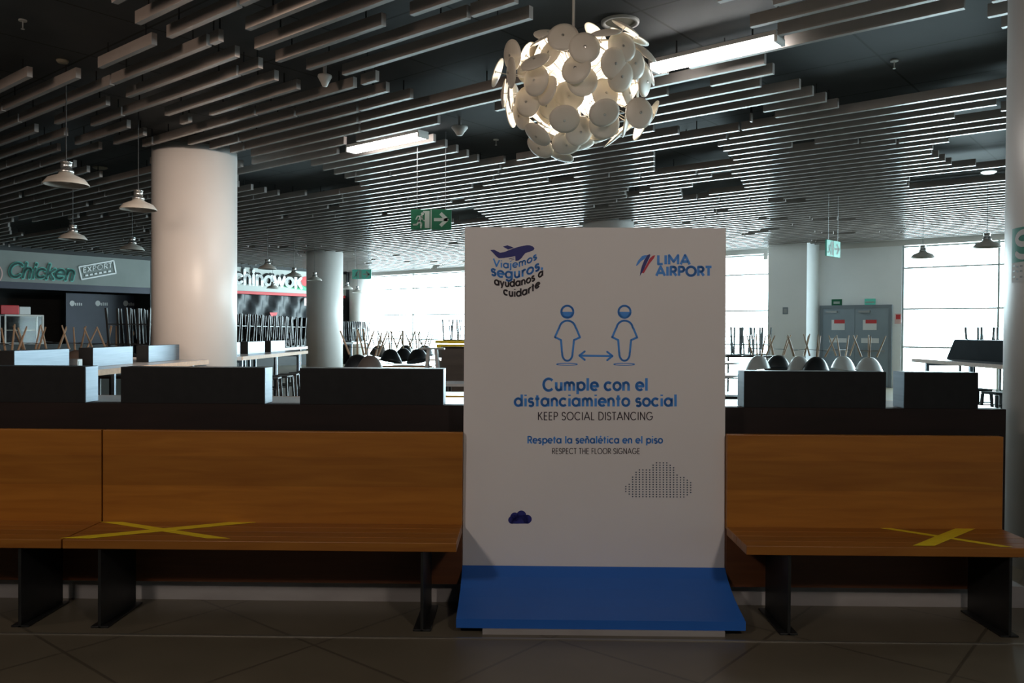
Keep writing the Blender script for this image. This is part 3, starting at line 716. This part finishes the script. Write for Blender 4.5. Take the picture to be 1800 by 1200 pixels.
sshape('wing_emblem','print_red',[[(300,628),(350,540),(400,450),(445,360),(500,312),(548,300),(525,355),(440,460),(345,620),(325,640)]],1100,420,10.59)
# two figures keeping apart
for dx in (0, 100.5):
    bm = bmesh.new(); ox, oy, sc = 800+dx, 380, 3.6
    fn = lambda x, y: S(ox+x/sc, oy+y/sc, OFF)
    ribbon(bm, arc(710,604,38,38,0,360,28), 13, fn)
    f = [bm.verts.new(fn(x,y)) for x,y in arc(710,604,38,38,0,180,16)]; bm.faces.new(f)
    body = arc(711,715,56,57,180,360,14)
    out = [(632,764),(655,712)]+[(x,y) for x,y in arc(711,712,52,52,190,350,12)]+[(768,712),(790,766),(752,783),(744,860)]+arc(710,868,33,46,-5,185,12)+[(676,860),(670,783),(632,764)]
    ribbon(bm, out, 12.5, fn, True)
    ribbon(bm, arc(708,936,66,6.5,0,360,24), 5, fn)
    obj('pictogram_figure', bm, 'print_blue', sg)
bm = bmesh.new(); fn = lambda x, y: S(800+x/3.6, 380+y/3.6, OFF)
ribbon(bm, [(788,881),(994,884)], 12.5, fn); ribbon(bm, [(820,855),(786,881),(820,908)], 12.5, fn, True); ribbon(bm, [(962,857),(996,884),(962,910)], 12.5, fn, True)
obj('pictogram_arrow', bm, 'print_blue', sg)
tops = [654,604,452,350,300,300,300,300,197,150,150,150,150,200,258,410,460,460,518,570]; bots = [760,815,868]+[868]*15+[820,770]
bm = bmesh.new()
for i, (t0,b0) in enumerate(zip(tops,bots)):
    y = b0
    while y >= t0-8:
        cx, cy = 180+72*i, y+i*0.6
        bm.faces.new([bm.verts.new(S(1085+(cx+15*math.cos(k*math.pi/4))/12, 800+(cy+15*math.sin(k*math.pi/4))/12, OFF)) for k in range(8)]); y -= 51.2
obj('dotted_cloud', bm, 'print_dot', sg)
bm = bmesh.new()
for cx, cy, r in ((905,908.5,8.2),(916.5,905.5,8.6),(927,912,7.7),(900,913.5,6.7)):
    bm.faces.new([bm.verts.new(S(cx+r*math.cos(k*math.pi/10), cy+r*math.sin(k*math.pi/10), OFF)) for k in range(20)])
bm.faces.new([bm.verts.new(S(x,y,OFF)) for x,y in ((898,905),(928,905),(929,919.8),(898,919.8))])
obj('small_cloud', bm, 'print_navy', sg)

# S sign wrapped on the right hand column
cx, cy = COLS[3]; RS = 0.604
def onc(a, z, off=0.0): return Vector((cx+(RS+off)*math.cos(a), cy+(RS+off)*math.sin(a), z))
tang = math.atan2(cy,cx)+math.pi-math.asin(min(1,0))  # direction from column to camera
def col_angle(px):
    best = None
    for k in range(400):
        a = tang-1.6+k*0.008; p = onc(a,0)
        if p.dot(Vector((cx-p.x,cy-p.y,0))) < 0: pass
        q = p-Vector((0,0,0)); n = Vector((math.cos(a),math.sin(a),0))
        if n.dot(-q) <= 0: continue
        d = Vector((p.x,p.y,0)); x = 900+FPX*(d.dot(_r))/(d.dot(_f))
        if best is None or abs(x-px) < best[0]: best = (abs(x-px),a)
    return best[1]
a0 = col_angle(1777); 
def colz(px, py):
    a = col_angle(px); p = onc(a,0); return EYE+ray(px,py).z*p.y
zt, zb, zp = colz(1779,402), colz(1779,462), colz(1779,497)
dirn = 1 if onc(a0+0.05,0).x*FPX/onc(a0+0.05,0).y > onc(a0,0).x*FPX/onc(a0,0).y else -1
WS = 0.30/RS
def patch(bm, z0, z1, off=0.0, f0=0.0, f1=1.0, n=16):
    pr = None
    for k in range(n+1):
        a = a0+dirn*WS*(f0+(f1-f0)*k/n); q = (bm.verts.new(onc(a,z0,off)), bm.verts.new(onc(a,z1,off)))
        if pr: bm.faces.new((pr[0],q[0],q[1],pr[1]))
        pr = q
bm = bmesh.new(); patch(bm, zb, zt); o = obj('safety_sign', bm, 's_green'); tag(o, 'green sheet with a big white S wrapped on the right hand column', 'sign')
bm = bmesh.new(); hs = zt-zb
fnc = lambda x, y: onc(a0+dirn*x/RS, zb+y, 0.002)
lettering(bm, 'S', fnc, 0.03, 0.25, hs*0.13, hs*0.74, 0.30, caps=True); obj('letter_s', bm, 'paper', o)
bm = bmesh.new(); patch(bm, zp, zb-0.001); o = obj('safety_sign', bm, 'paper'); tag(o, 'white patterned sheet directly under the green S sheet on the column', 'sign')
bm = bmesh.new(); hp = zb-zp
for k, yy in enumerate((0.8,0.55,0.22)):
    rr = random.Random(k)
    for q in range(7): ribbon(bm, [(0.02+q*0.04,zp-zb+hp*(yy+rr.uniform(-.06,.06))),(0.045+q*0.04,zp-zb+hp*(yy+rr.uniform(-.08,.08)))], 0.012, lambda x,y: onc(a0+dirn*x/RS, zb+y, 0.002))
obj('dark_pattern', bm, 'grey_metal', o)

# ================================================================== SIDE COUNTER WITH DIVIDERS
XR = -4.8
def side_counter(label, x0, x1, y0, y1, z, edge):
    t = thing('bar_counter', label, 'counter', ((x0+x1)/2,(y0+y1)/2,0)); ox, oy = (x0+x1)/2, (y0+y1)/2
    def lb(a, b, bev=0.0): return boxm((a[0]-ox,a[1]-oy,a[2]), (b[0]-ox,b[1]-oy,b[2]), bev)
    obj('counter_top', lb((x0+0.011,y0,z-0.06),(x1-0.011,y1,z),0.0), 'white_top', t)
    for xa in (x0,x1-0.01): obj('edge_band', lb((xa,y0,z-0.061),(xa+0.01,y1,z+0.0005)), edge, t)
    n = max(2,int((y1-y0)/1.6))
    for k in range(n):
        yy = y0+0.3+(y1-y0-0.6)*k/(n-1)
        bm = lb((x0+0.1,yy-0.025,0),(x0+0.15,yy+0.025,z-0.06)); box(bm, (x1-0.15-ox,yy-0.025-oy,0), (x1-0.1-ox,yy+0.025-oy,z-0.06))
        box(bm, (x0+0.151-ox,yy-0.02-oy,z-0.11), (x1-0.151-ox,yy+0.02-oy,z-0.0605)); obj('leg', bm, 'brushed', t)
    return t
side_counter('long high counter with wooden edge running back to the nearest column', -5.55, -4.42, 7.3, 11.6, 1.10, 'edge_wood')
side_counter('long high counter with wooden edge running back beyond the nearest column', -5.55, -4.42, 13.0, 17.0, 1.10, 'edge_wood')
for i, (ya, lab) in enumerate(((7.74,'bluish metal divider on the side counter, nearest of its row'),(9.17,'bluish metal divider on the side counter, second of its row'),
    (10.55,'bluish metal divider on the side counter, touching the foot of the nearest column'),(13.05,'bluish metal divider on the side counter, first one right of the column'),
    (14.40,'bluish metal divider on the side counter, second one right of the column'),(15.72,'bluish metal divider on the side counter, last of its row'))):
    lo, hi = Vector((XR-0.16,ya,1.1005)), Vector((XR,ya+0.95,1.315))
    divider(lab, lo, hi)
obj_ = thing('napkin_dispenser','small white dispenser at the end of the nearest bluish divider','dispenser',(XR-0.02,8.85,1.1005))
obj('case', boxm((-0.05,-0.05,0),(0.05,0.05,0.10),0.006), 'shell_white', obj_); obj('slot_plate', boxm((0.05,-0.03,0.02),(0.053,0.03,0.08)), 'grey_metal', obj_)

# ================================================================== STOOLS AND CHAIRS
def make_stool():
    t = thing('bar_stool','','stool')
    bm = bmesh.new(); box(bm, (-0.16,-0.16,0.715), (0.16,0.16,0.75), 0.012); obj('seat', bm, 'stool_black', t)
    for sx in (-1,1):
        for sy in (-1,1):
            bm = bmesh.new(); bar(bm, (sx*0.143,sy*0.143,0.714), (sx*0.185,sy*0.185,0.0), 0.032); obj('leg', bm, 'stool_black', t)
    bm = bmesh.new(); k = 0.171
    for a, b in (((-k,-k),(k,-k)),((k,-k),(k,k)),((k,k),(-k,k)),((-k,k),(-k,-k))): bar(bm, (*a,0.25), (*b,0.25), 0.016)
    obj('footrest', bm, 'stool_black', t)
    bm = bmesh.new(); k = 0.152
    for a, b in (((-k,-k),(k,-k)),((k,k),(-k,k))): bar(bm, (*a,0.56), (*b,0.56), 0.016)
    obj('brace', bm, 'stool_black', t)
    return t
stool0 = make_stool(); stool_used = [False]
def stool(x, y, z, inv, rz, label, group):
    rot = (math.pi,0,rz) if inv else (0,0,rz); loc = (x,y,z+(0.7505 if inv else 0.0005))
    if not stool_used[0]:
        stool_used[0] = True; stool0.location = loc; stool0.rotation_euler = rot; stool0['label'] = label; stool0['group'] = group; return
    dup(stool0, loc, rot, label, group)
rnd = random.Random(3)
tA = side_counter('long narrow high table carrying rows of upturned black stools', -6.45, -5.60, 12.4, 21.5, 1.10, 'white_top')
tB = side_counter('far narrow high table carrying upturned black stools beyond the second column', -7.3, -6.0, 29.3, 33.0, 1.10, 'white_top')
y = 12.65
while y < 21.3:
    stool(-5.83, y, 1.10, True, rnd.uniform(-0.06,0.06), 'black metal stool upside down on the long high table left of the second column', 'upturned stools on the long high table')
    stool(-6.24, y+0.2, 1.10, True, rnd.uniform(-0.04,0.04), 'black metal stool upside down on the long high table left of the second column', 'upturned stools on the long high table')
    y += 0.455
for k in range(7):
    stool(-6.25-0.05*(k%2), 29.55+0.5*k, 1.10, True, rnd.uniform(-0.06,0.06), 'black metal stool upside down on the far high table right of the second column', 'upturned stools on the far high table')
for k in range(16):
    y = 7.9+k*0.56
    if 11.5 < y < 13.1: continue
    stool(-4.12+rnd.uniform(-0.03,0.03), y, 0, False, rnd.uniform(-0.15,0.15), 'black metal stool standing under the wooden edge of the side counter', 'stools along the side counter')

def make_chair(shell, name='shell_chair'):
    t = thing(name,'','chair'); bm = bmesh.new(); n, m_ = 28, 9
    def pt(i, k, off):
        a = 2*math.pi*i/n; s = k/m_
        f = 0.24+0.11*(0.5+0.5*math.sin(a))      # rim a little higher at the back (+y)
        return Vector((0.27*s*math.cos(a)*(1+0.06*s), 0.25*s*math.sin(a)+0.02*s, 0.43+off*(1-0.3*s)+f*s**2.6))
    for off in (0.0, 0.012):
        c = bm.verts.new(pt(0,0,off)); rings = [[bm.verts.new(pt(i,k,off)) for i in range(n)] for k in range(1,m_+1)]
        for i in range(n): bm.faces.new((c,rings[0][i],rings[0][(i+1)%n]))
        for a, b in zip(rings,rings[1:]):
            for i in range(n): bm.faces.new((a[i],b[i],b[(i+1)%n],a[(i+1)%n]))
        if off == 0.0: R0 = rings[-1]
        else:
            for i in range(n): bm.faces.new((R0[i],rings[-1][i],rings[-1][(i+1)%n],R0[(i+1)%n]))
    obj('seat_shell', bm, shell, t, True)
    for sx in (-1,1):
        for sy in (-1,1):
            bm = bmesh.new(); tube(bm, (sx*0.10,sy*0.10,0.428), (sx*0.215,sy*0.21,0.0), 0.019, 0.012, 10); obj('leg', bm, 'leg_wood', t)
    bm = bmesh.new(); bar(bm, (-0.14,-0.14,0.30), (0.14,0.14,0.30), 0.01); bar(bm, (-0.14,0.14,0.304), (0.14,-0.14,0.304), 0.01); obj('brace', bm, 'black_steel', t)
    return t
CH = {}
def chair(kind, x, y, z, label, group=None, rz=None, inv=True):
    rz = rnd.uniform(0,6.28) if rz is None else rz
    rot = (math.pi+rnd.uniform(-.09,.09),rnd.uniform(-.09,.09),rz) if inv else (0,0,rz); loc = (x,y,z+(0.822 if inv else 0.001))
    if kind not in CH:
        CH[kind] = make_chair('shell_'+kind); o = CH[kind]; o.location = loc; o.rotation_euler = rot; o['label'] = label
        if group: o['group'] = group
        return o
    o = dup(CH[kind], loc, rot, label)
    if group: o['group'] = group
    elif 'group' in o: del o['group']
    return o
def round_table(x, y, z, r, label, top='white_top', group=None):
    t = thing('cafe_table', label, 'table', (x,y,0), 0, group)
    bm = bmesh.new(); lathe(bm, [(r-0.01,z-0.035),(r,z-0.03),(r,z-0.005),(r-0.005,z)], 36); obj('table_top', bm, top, t)
    bm = bmesh.new(); tube(bm, (0,0,0.02), (0,0,z-0.035), 0.03, n=14); obj('pedestal', bm, 'black_steel', t)
    bm = bmesh.new(); lathe(bm, [(0.24,0),(0.24,0.012),(0.03,0.03)], 28); obj('foot_plate', bm, 'black_steel', t)
    return t
def rect_table(x, y, z, w, d, label, top='white_top', edge='edge_wood', rz=0.0, th=0.04, group=None):
    t = thing('cafe_table', label, 'table', (x,y,0), rz, group)
    obj('table_top', boxm((-w/2+0.012,-d/2+0.012,z-th),(w/2-0.012,d/2-0.012,z)), top, t)
    bm = bmesh.new()
    for a, b in (((-w/2,-d/2),(w/2,-d/2+0.0115)),((-w/2,d/2-0.0115),(w/2,d/2)),((-w/2,-d/2+0.0115),(-w/2+0.0115,d/2-0.0115)),((w/2-0.0115,-d/2+0.0115),(w/2,d/2-0.0115))):
        box(bm, (a[0],a[1],z-th), (b[0],b[1],z+0.0005))
    obj('edge_band', bm, edge, t)
    for sx in (-1,1):
        for sy in (-1,1): obj('leg', boxm((sx*(w/2-0.08)-0.02,sy*(d/2-0.08)-0.02,0),(sx*(w/2-0.08)+0.02,sy*(d/2-0.08)+0.02,z-th)), 'black_steel', t)
    return t
ZT = 0.74
# left: tables with upturned wooden legged chairs in front of the chicken shop
for tx, ty, w_, d_ in ((-8.73,14.33,0.62,1.34),(-8.84,15.6,0.6,0.85),(-7.75,14.75,1.26,0.94),(-6.83,13.9,0.58,0.64)):
    rect_table(tx, ty, ZT, w_, d_, 'table under upturned brown legged chairs before the chicken shop', top='brown_panel', edge='dark_wood', group='tables before the chicken shop')
for k, (px, Y, dy) in enumerate(((14,14.0,0),(52,14.65,0),(95,15.6,0),(140,15.0,0),(172,14.45,0),(205,13.9,0))):
    p = atY(px,600,Y); chair('brown' if k not in (1,4) else 'black', p.x, p.y, ZT, 'shell chair with brown wooden legs upside down on a table before the chicken shop', 'upturned chairs before the chicken shop')
# centre: upturned shells between the second column and the white board
lab_c = (('black',628,14.8,'black upturned shell chair on a low table below the second column'),('brown',655,14.2,'brown grey upturned shell chair beside the black one below the second column'),
  ('black',686,19.5,'dark upturned shell chair, left one of three before the far window'),('black',708,20.2,'dark upturned shell chair, middle one of three before the far window'),('black',733,19.8,'dark upturned shell chair, right one of three before the far window'))
lab_c = lab_c+(('brown',668,24.0,'far brownish upturned shell chair before the far window, left one of the back row'),('black',716,25.0,'far dark upturned shell chair before the far window, middle one of the back row'),
  ('black',748,24.4,'far dark upturned shell chair before the far window, right one of the back row'))
for kind, px, Y, lab in lab_c:
    p = atY(px,600,Y); z = 0.70
    chair(kind, p.x, p.y, z, lab)
p = atY(641,600,14.5); rect_table(p.x, p.y, 0.70, 1.1, 1.0, 'low table carrying the black and the brown upturned chairs', top='brown_panel', edge='dark_wood')
p = atY(709,600,19.85); rect_table(p.x, p.y, 0.70, 1.5, 1.0, 'table carrying three dark upturned chairs before the far window', top='white_top')
rect_table(-3.45, 24.5, 0.70, 2.2, 1.6, 'back row table carrying three far upturned chairs before the far window', top='white_top')
# yellow table with upturned stools, partly behind the board
p = atY(845,604,29.5)
t = thing('yellow_table','yellow edged high table with upturned stools, half hidden behind the white board','table',(p.x,p.y,0))
obj('table_top', boxm((-1.6,-0.35,1.08),(1.6,0.35,1.18),0.006), 'yellow', t); obj('under_shelf', boxm((-1.55,-0.33,0.93),(1.6,0.33,1.04),0.006), 'yellow', t)
for x in (-1.2,1.2): obj('leg', boxm((x-0.3,-0.25,0),(x+0.3,0.25,0.93),0.0), 'brown_panel', t)
for px in (787,800,812):
    q = atY(px,590,29.5); stool(q.x, p.y, 1.18, True, rnd.uniform(-.1,.1), 'thin dark stool upside down on the yellow edged table', 'upturned stools on the yellow table')
# trestle in front
p = atY(760,630,13.5)
t = thing('trestle','grey metal trestle standing left of the white board','trestle',(p.x,p.y,0))
for s in (-1,1):
    bm = bmesh.new(); bar(bm, (s*0.06,-0.05,1.22), (s*0.17,-0.15,0), 0.05); obj('leg', bm, 'grey_metal', t)
    bm = bmesh.new(); bar(bm, (s*0.06,0.05,1.22), (s*0.17,0.15,0), 0.05); obj('leg', bm, 'grey_metal', t)
obj('top_rail', boxm((-0.2,-0.09,1.221),(0.2,0.09,1.25)), 'grey_metal', t)
p = atY(795,640,15.5); t = thing('partition','dark brown low partition behind the left edge of the white board','partition',(p.x+0.55,p.y,0))
obj('panel', boxm((-0.75,-0.05,0.05),(0.75,0.05,1.20),0.004), 'brown_panel', t); obj('top_cap', boxm((-0.76,-0.06,1.2005),(0.76,0.06,1.23)), 'dark_wood', t); obj('foot', boxm((-0.7,-0.2,0),(0.7,0.2,0.0495)), 'dark_wood', t)
p = atY(800,677,12.4); rect_table(p.x+0.3, 12.6, 0.74, 1.0, 0.7, 'white low table seen in the gap left of the white board', edge='white_top')
rect_table(p.x+0.1, 10.6, 0.72, 1.0, 0.7, 'nearer white low table in the gap left of the white board', edge='yellow')
# right: upturned chairs in front of the double door
for kind, px, Y, lab in (('white',1337,17.2,'white upturned shell chair, leftmost of the row right of the white board'),('black',1369,17.6,'black upturned shell chair between two white ones below the pale pier'),
   ('white',1403,17.05,'white upturned shell chair between two black ones below the pale pier'),('black',1440,16.6,'black upturned shell chair left of the double door'),
   ('white',1481,17.3,'white upturned shell chair below the left door leaf'),('white',1528,16.6,'white upturned shell chair below the right door leaf')):
    p = atY(px,620,Y); chair(kind, p.x, p.y, 0.66, lab)
rect_table(5.2, 17.35, 0.66, 1.1, 0.9, 'low table carrying the upturned chairs below the pale pier', top='white_top')
rect_table(6.5, 16.95, 0.66, 1.4, 1.1, 'low table carrying the upturned chairs below the double door', top='white_top')
for px, Y in ((1288,21.75),(1302,22.45),(1322,21.75),(1338,22.45)):
    p = atY(px,600,Y); stool(p.x, p.y, 0.92, True, rnd.uniform(0,1), 'dark stool upside down before the window right of the white board', 'upturned stools right of the board')
p = atY(1315,600,22.15); rect_table(p.x, p.y, 0.92, 1.5, 1.3, 'dark table under upturned stools right of the white board', top='brown_panel', edge='dark_wood')
p = atY(1275,622,13.5); round_table(p.x-0.15, p.y, 1.05, 0.4, 'high round table peeking out right of the white board')
p = atY(1270,650,11.5); round_table(p.x-0.1, p.y, 0.95, 0.35, 'lower round table peeking out right of the white board')
p = atY(1284,690,10.2); stool(p.x, p.y, 0, False, 0.2, 'black stool standing in the gap right of the white board', 'stool in the gap')
# right counter with its long dark panel
side_counter('high counter with white top running back at the right', 6.72, 7.7, 8.5, 14.3, 1.10, 'edge_wood')
t = thing('divider_box','long dark divider panel with a slanted end on the right counter','divider',(7.35,11.4,1.1005))
bm = bmesh.new()
for x in (-0.06,0.06): pass
prism(bm, [(-2.7,0),(2.85,0),(2.6,0.33),(-2.7,0.33)], lambda a,b,c: Vector((-0.06+c,a,b)), 0.12); obj('body', bm, 'dull_black', t)
obj('cap', boxm((-0.062,-2.7,0.3305),(0.062,2.59,0.335)), 'brushed', t)
for x, y, lab in ((7.95,15.3,'black stool standing behind the right counter'),(6.5,11.9,'black stool standing under the right counter, farther one'),(6.45,11.2,'black stool standing under the right counter, nearer the column')):
    stool(x,y,0,False,0.1,lab,'stools around the right counter')
for px in (1722,1750):
    p = atY(px,600,17.2); stool(p.x,17.2,0.92,True,0.4,'thin legs of an upturned stool rising behind the long dark panel','upturned stools behind the long panel')
p = atY(1736,600,17.2); rect_table(p.x, 17.2, 0.92, 1.0, 0.7, 'dark table behind the long dark panel of the right counter', top='brown_panel', edge='dark_wood')

# ================================================================== SHOPS
us = U_SHOP
def sv(px): return uv(atU(px,520,us))[1]
ZF0, ZF1 = 3.03, 4.03
# wall with openings: dark band above fascias, piers between shops
bm = gbox(us-4.2, us-4.0, V_BACK, V_WIN+0.3, 0, Z_DECK)
gbox(us-0.15, us, V_BACK, V_WIN+0.3, ZF1, Z_DECK, bm)
va, vb, vc, vd = sv(264), sv(300), sv(606), sv(624)
gbox(us-4.0, us, va, vb, 0, ZF1, bm); gbox(us-4.0, us, vc, V_WIN+0.3, 0, ZF1, bm)
struct(obj('wall_left', bm, 'shop_black'))
def fa(u, px, py):
    p = atU(px,py,u); return uv(p)[1], p.z
# --- chicken shop
t = thing('shop_front','dark chicken shop with a grey sign band at the far left','shop',G(us,(sv(-60)+va)/2,0)); tl = t.location.copy()
def shift(bm): 
    for v_ in bm.verts: v_.co -= tl
    return bm
v0, v1 = 5.0, va-0.01
obj('sign_band', shift(gbox(us-0.12, us+0.02, v0, v1, ZF0, ZF1-0.003)), 'fascia_grey', t)
obj('lintel', shift(gbox(us-0.3, us+0.0, v0, v1, ZF0-0.22, ZF0-0.002)), 'menu_navy', t)
fnF = lambda x, y: atU(x, -y, us+0.05)-tl
fnF2 = lambda x, y: atU(x, -y, us+0.07)-tl
cur = quad3((20,486.5),(75,489.5),(135,492.5))
bm = bmesh.new(); lettering(bm, 'Chicken', fnF, 13, 130, 0, 25, 0.36, curve=cur, track=-0.02, shear=0.25, caps=True); obj('script_lettering', bm, 'teal', t)
bm = bmesh.new(); lettering(bm, 'Chicken', fnF2, 13, 130, 0, 25, 0.19, curve=cur, track=-0.02, shear=0.25, caps=True); obj('lettering_core', bm, 'teal_dark', t)
bm = bmesh.new(); ribbon(bm, [(139,-469),(200,-458),(204,-480),(144,-491),(139,-469)], 2.4, fnF, True)
obj('stamp_frame', bm, 'letter_white', t)
bm = bmesh.new(); q = lambda x, y: fnF(x, y)
lettering(bm, 'EXPORT', lambda x,y: fnF(x, y+(x-146)*0.18), 146, 197, -479, 8.5, 0.24, track=0.2)
for k in range(6): ribbon(bm, [(150+k*8,-485+(k*8+4)*0.18),(155+k*8,-485+(k*8+9)*0.18)], 3.0, fnF)
obj('stamp_lettering', bm, 'letter_white', t)
bm = bmesh.new(); ribbon(bm, arc(-9,-481,13,16,0,360,24), 2.0, fnF); obj('round_emblem', bm, 'pink', t)
bm = shift(gbox(us-1.3, us-1.2, fa(us-1.2,116,500)[0], v1, 0, ZF0-0.25)); obj('menu_wall', bm, 'menu_navy', t)
for px in (136,181,230):
    fnm = lambda x, y: atU(x, -y, us-1.19)-tl
    bm = bmesh.new(); rr = random.Random(px)
    bm.faces.new([bm.verts.new(fnm(px-9+4.5*math.cos(k*math.pi/6),-(533)+5*math.sin(k*math.pi/6))) for k in range(12)])
    for k in range(4): ribbon(bm, [(px-3+k*3.4,-531-rr.uniform(0,2)),(px-3+k*3.4,-537)], 2.0, fnm)
    obj('logo_patch', bm, 'paper', t)
obj('service_counter', shift(gbox(us-0.9, us-0.3, v0, va-1.0, 0, 1.0)), 'shop_black', t)
# display case and tray on its counter
c0, c1 = fa(us-0.6,4,560)[0], fa(us-0.6,70,560)[0]
dc = thing('display_case','glass display case with pale frame on the chicken shop counter','display case',G(us-0.6,(c0+c1)/2,1.001)); L = (c1-c0)/2
dc.rotation_euler = (0,0,math.pi/2-GA)
bm = bmesh.new()
for z in (0.02,0.95):
    for y_ in (-0.25,0.25): bar(bm, (-L,y_,z), (L,y_,z), 0.05)
for x in (-L,L):
    for y_ in (-0.25,0.25): bar(bm, (x,y_,0), (x,y_,0.97), 0.05)
obj('frame', bm, 'fixture', dc); obj('glass_pane', boxm((-L+0.03,-0.26,0.05),(L-0.03,-0.255,0.92)), 'case_glass', dc); obj('shelf', boxm((-L+0.03,-0.22,0.45),(L-0.03,0.22,0.47)), 'fixture_dim', dc); obj('base', boxm((-L+0.03,-0.22,0.0),(L-0.03,0.22,0.04)), 'fixture_dim', dc)
pz = 1.98
t2 = thing('carton','red and white carton on top of the display case','carton',G(us-0.6,c0+0.25*(c1-c0),pz)); t2.rotation_euler = (0,0,math.pi/2-GA)
obj('red_half', boxm((-0.4,-0.2,0),(0.15,0.2,0.3),0.02), 'red', t2); obj('white_half', boxm((0.151,-0.2,0),(0.5,0.2,0.26),0.02), 'paper', t2)
# --- noodle shop
t = thing('shop_front','shop with white lettered sign band and red trim behind the second column','shop',G(us,(vb+vc)/2,0)); tl = t.location.copy()
obj('sign_band', shift(gbox(us-0.12, us+0.03, vb+0.01, V_WIN-0.9, ZF0+0.05, ZF1-0.003)), 'fascia_white', t)
obj('red_trim', shift(gbox(us-0.12, us+0.06, vb+0.01, vc-0.01, ZF0-0.07, ZF0+0.045)), 'red', t)
fnF = lambda x, y: atU(x, -y, us+0.14)-tl
fnB = lambda x, y: atU(x, -y, us+0.045)-tl
cur = quad3((415,498),(475,502.5),(535,506.5))
bm = bmesh.new(); lettering(bm, 'chinawok', fnB, 410, 528, 0, 26, 0.30, caph=1.4, curve=lambda x: cur(x)+2.5, track=0.06, caps=True); obj('letter_shadow', bm, 'shop_black', t)
bm = bmesh.new(); lettering(bm, 'chinawok', fnF, 413, 531, 0, 25, 0.27, caph=1.4, curve=cur, track=0.06, caps=True); obj('white_lettering', bm, 'letter_white', t)
bm = bmesh.new(); bm.faces.new([bm.verts.new(fnB(x,-y)) for x,y in ((490,502),(545,502),(600,508),(600,512),(545,512),(520,508))]); obj('green_swoosh', bm, 'green', t)
bm = bmesh.new(); bm.faces.new([bm.verts.new(fnB(x,-y)) for x,y in ((528,490),(534,486),(560,484),(560,504),(537,505),(531,500))]); obj('red_swoosh', bm, 'red', t)
bm = bmesh.new(); nn, zz = 60, 8; grid = []
for i in range(nn+1):
    vv = vb+0.02+(vc-vb-0.04)*i/nn; row = []
    for k in range(zz+1):
        z = ZF0-0.08-0.95*k/zz
        row.append(bm.verts.new(G(us-0.25+0.10*math.sin(i*0.9+k*0.35)+0.05*math.sin(i*2.3-k*0.8), vv, z+0.06*math.sin(i*0.6)*k/zz)-tl))
    grid.append(row)
for i in range(nn):
    for k in range(zz): bm.faces.new((grid[i][k],grid[i+1][k],grid[i+1][k+1],grid[i][k+1]))
o = obj('plastic_curtain', bm, 'black_plastic', t, True)
obj('service_counter', shift(gbox(us-0.9, us-0.5, vb+0.02, vc-0.02, 0, 1.15)), 'shop_black', t)
bm = bmesh.new(); prism(bm, [(474,-549),(488,-549),(481,-566)], lambda x,y,c: atU(x,-y,us-0.12+c)-tl, 0.02); obj('pennant', bm, 'red', t)
obj('red_post', shift(gbox(us-0.02, us+0.10, sv(623), sv(628), 0, ZF0+0.04)), 'red', t)
bm = bmesh.new(); prism(bm, [(535,-524),(541,-524),(541,-537),(535,-537)], lambda x,y,c: atU(x,-y,us-0.1+c)-tl, 0.05); obj('lit_sign', bm, 'pink', t)
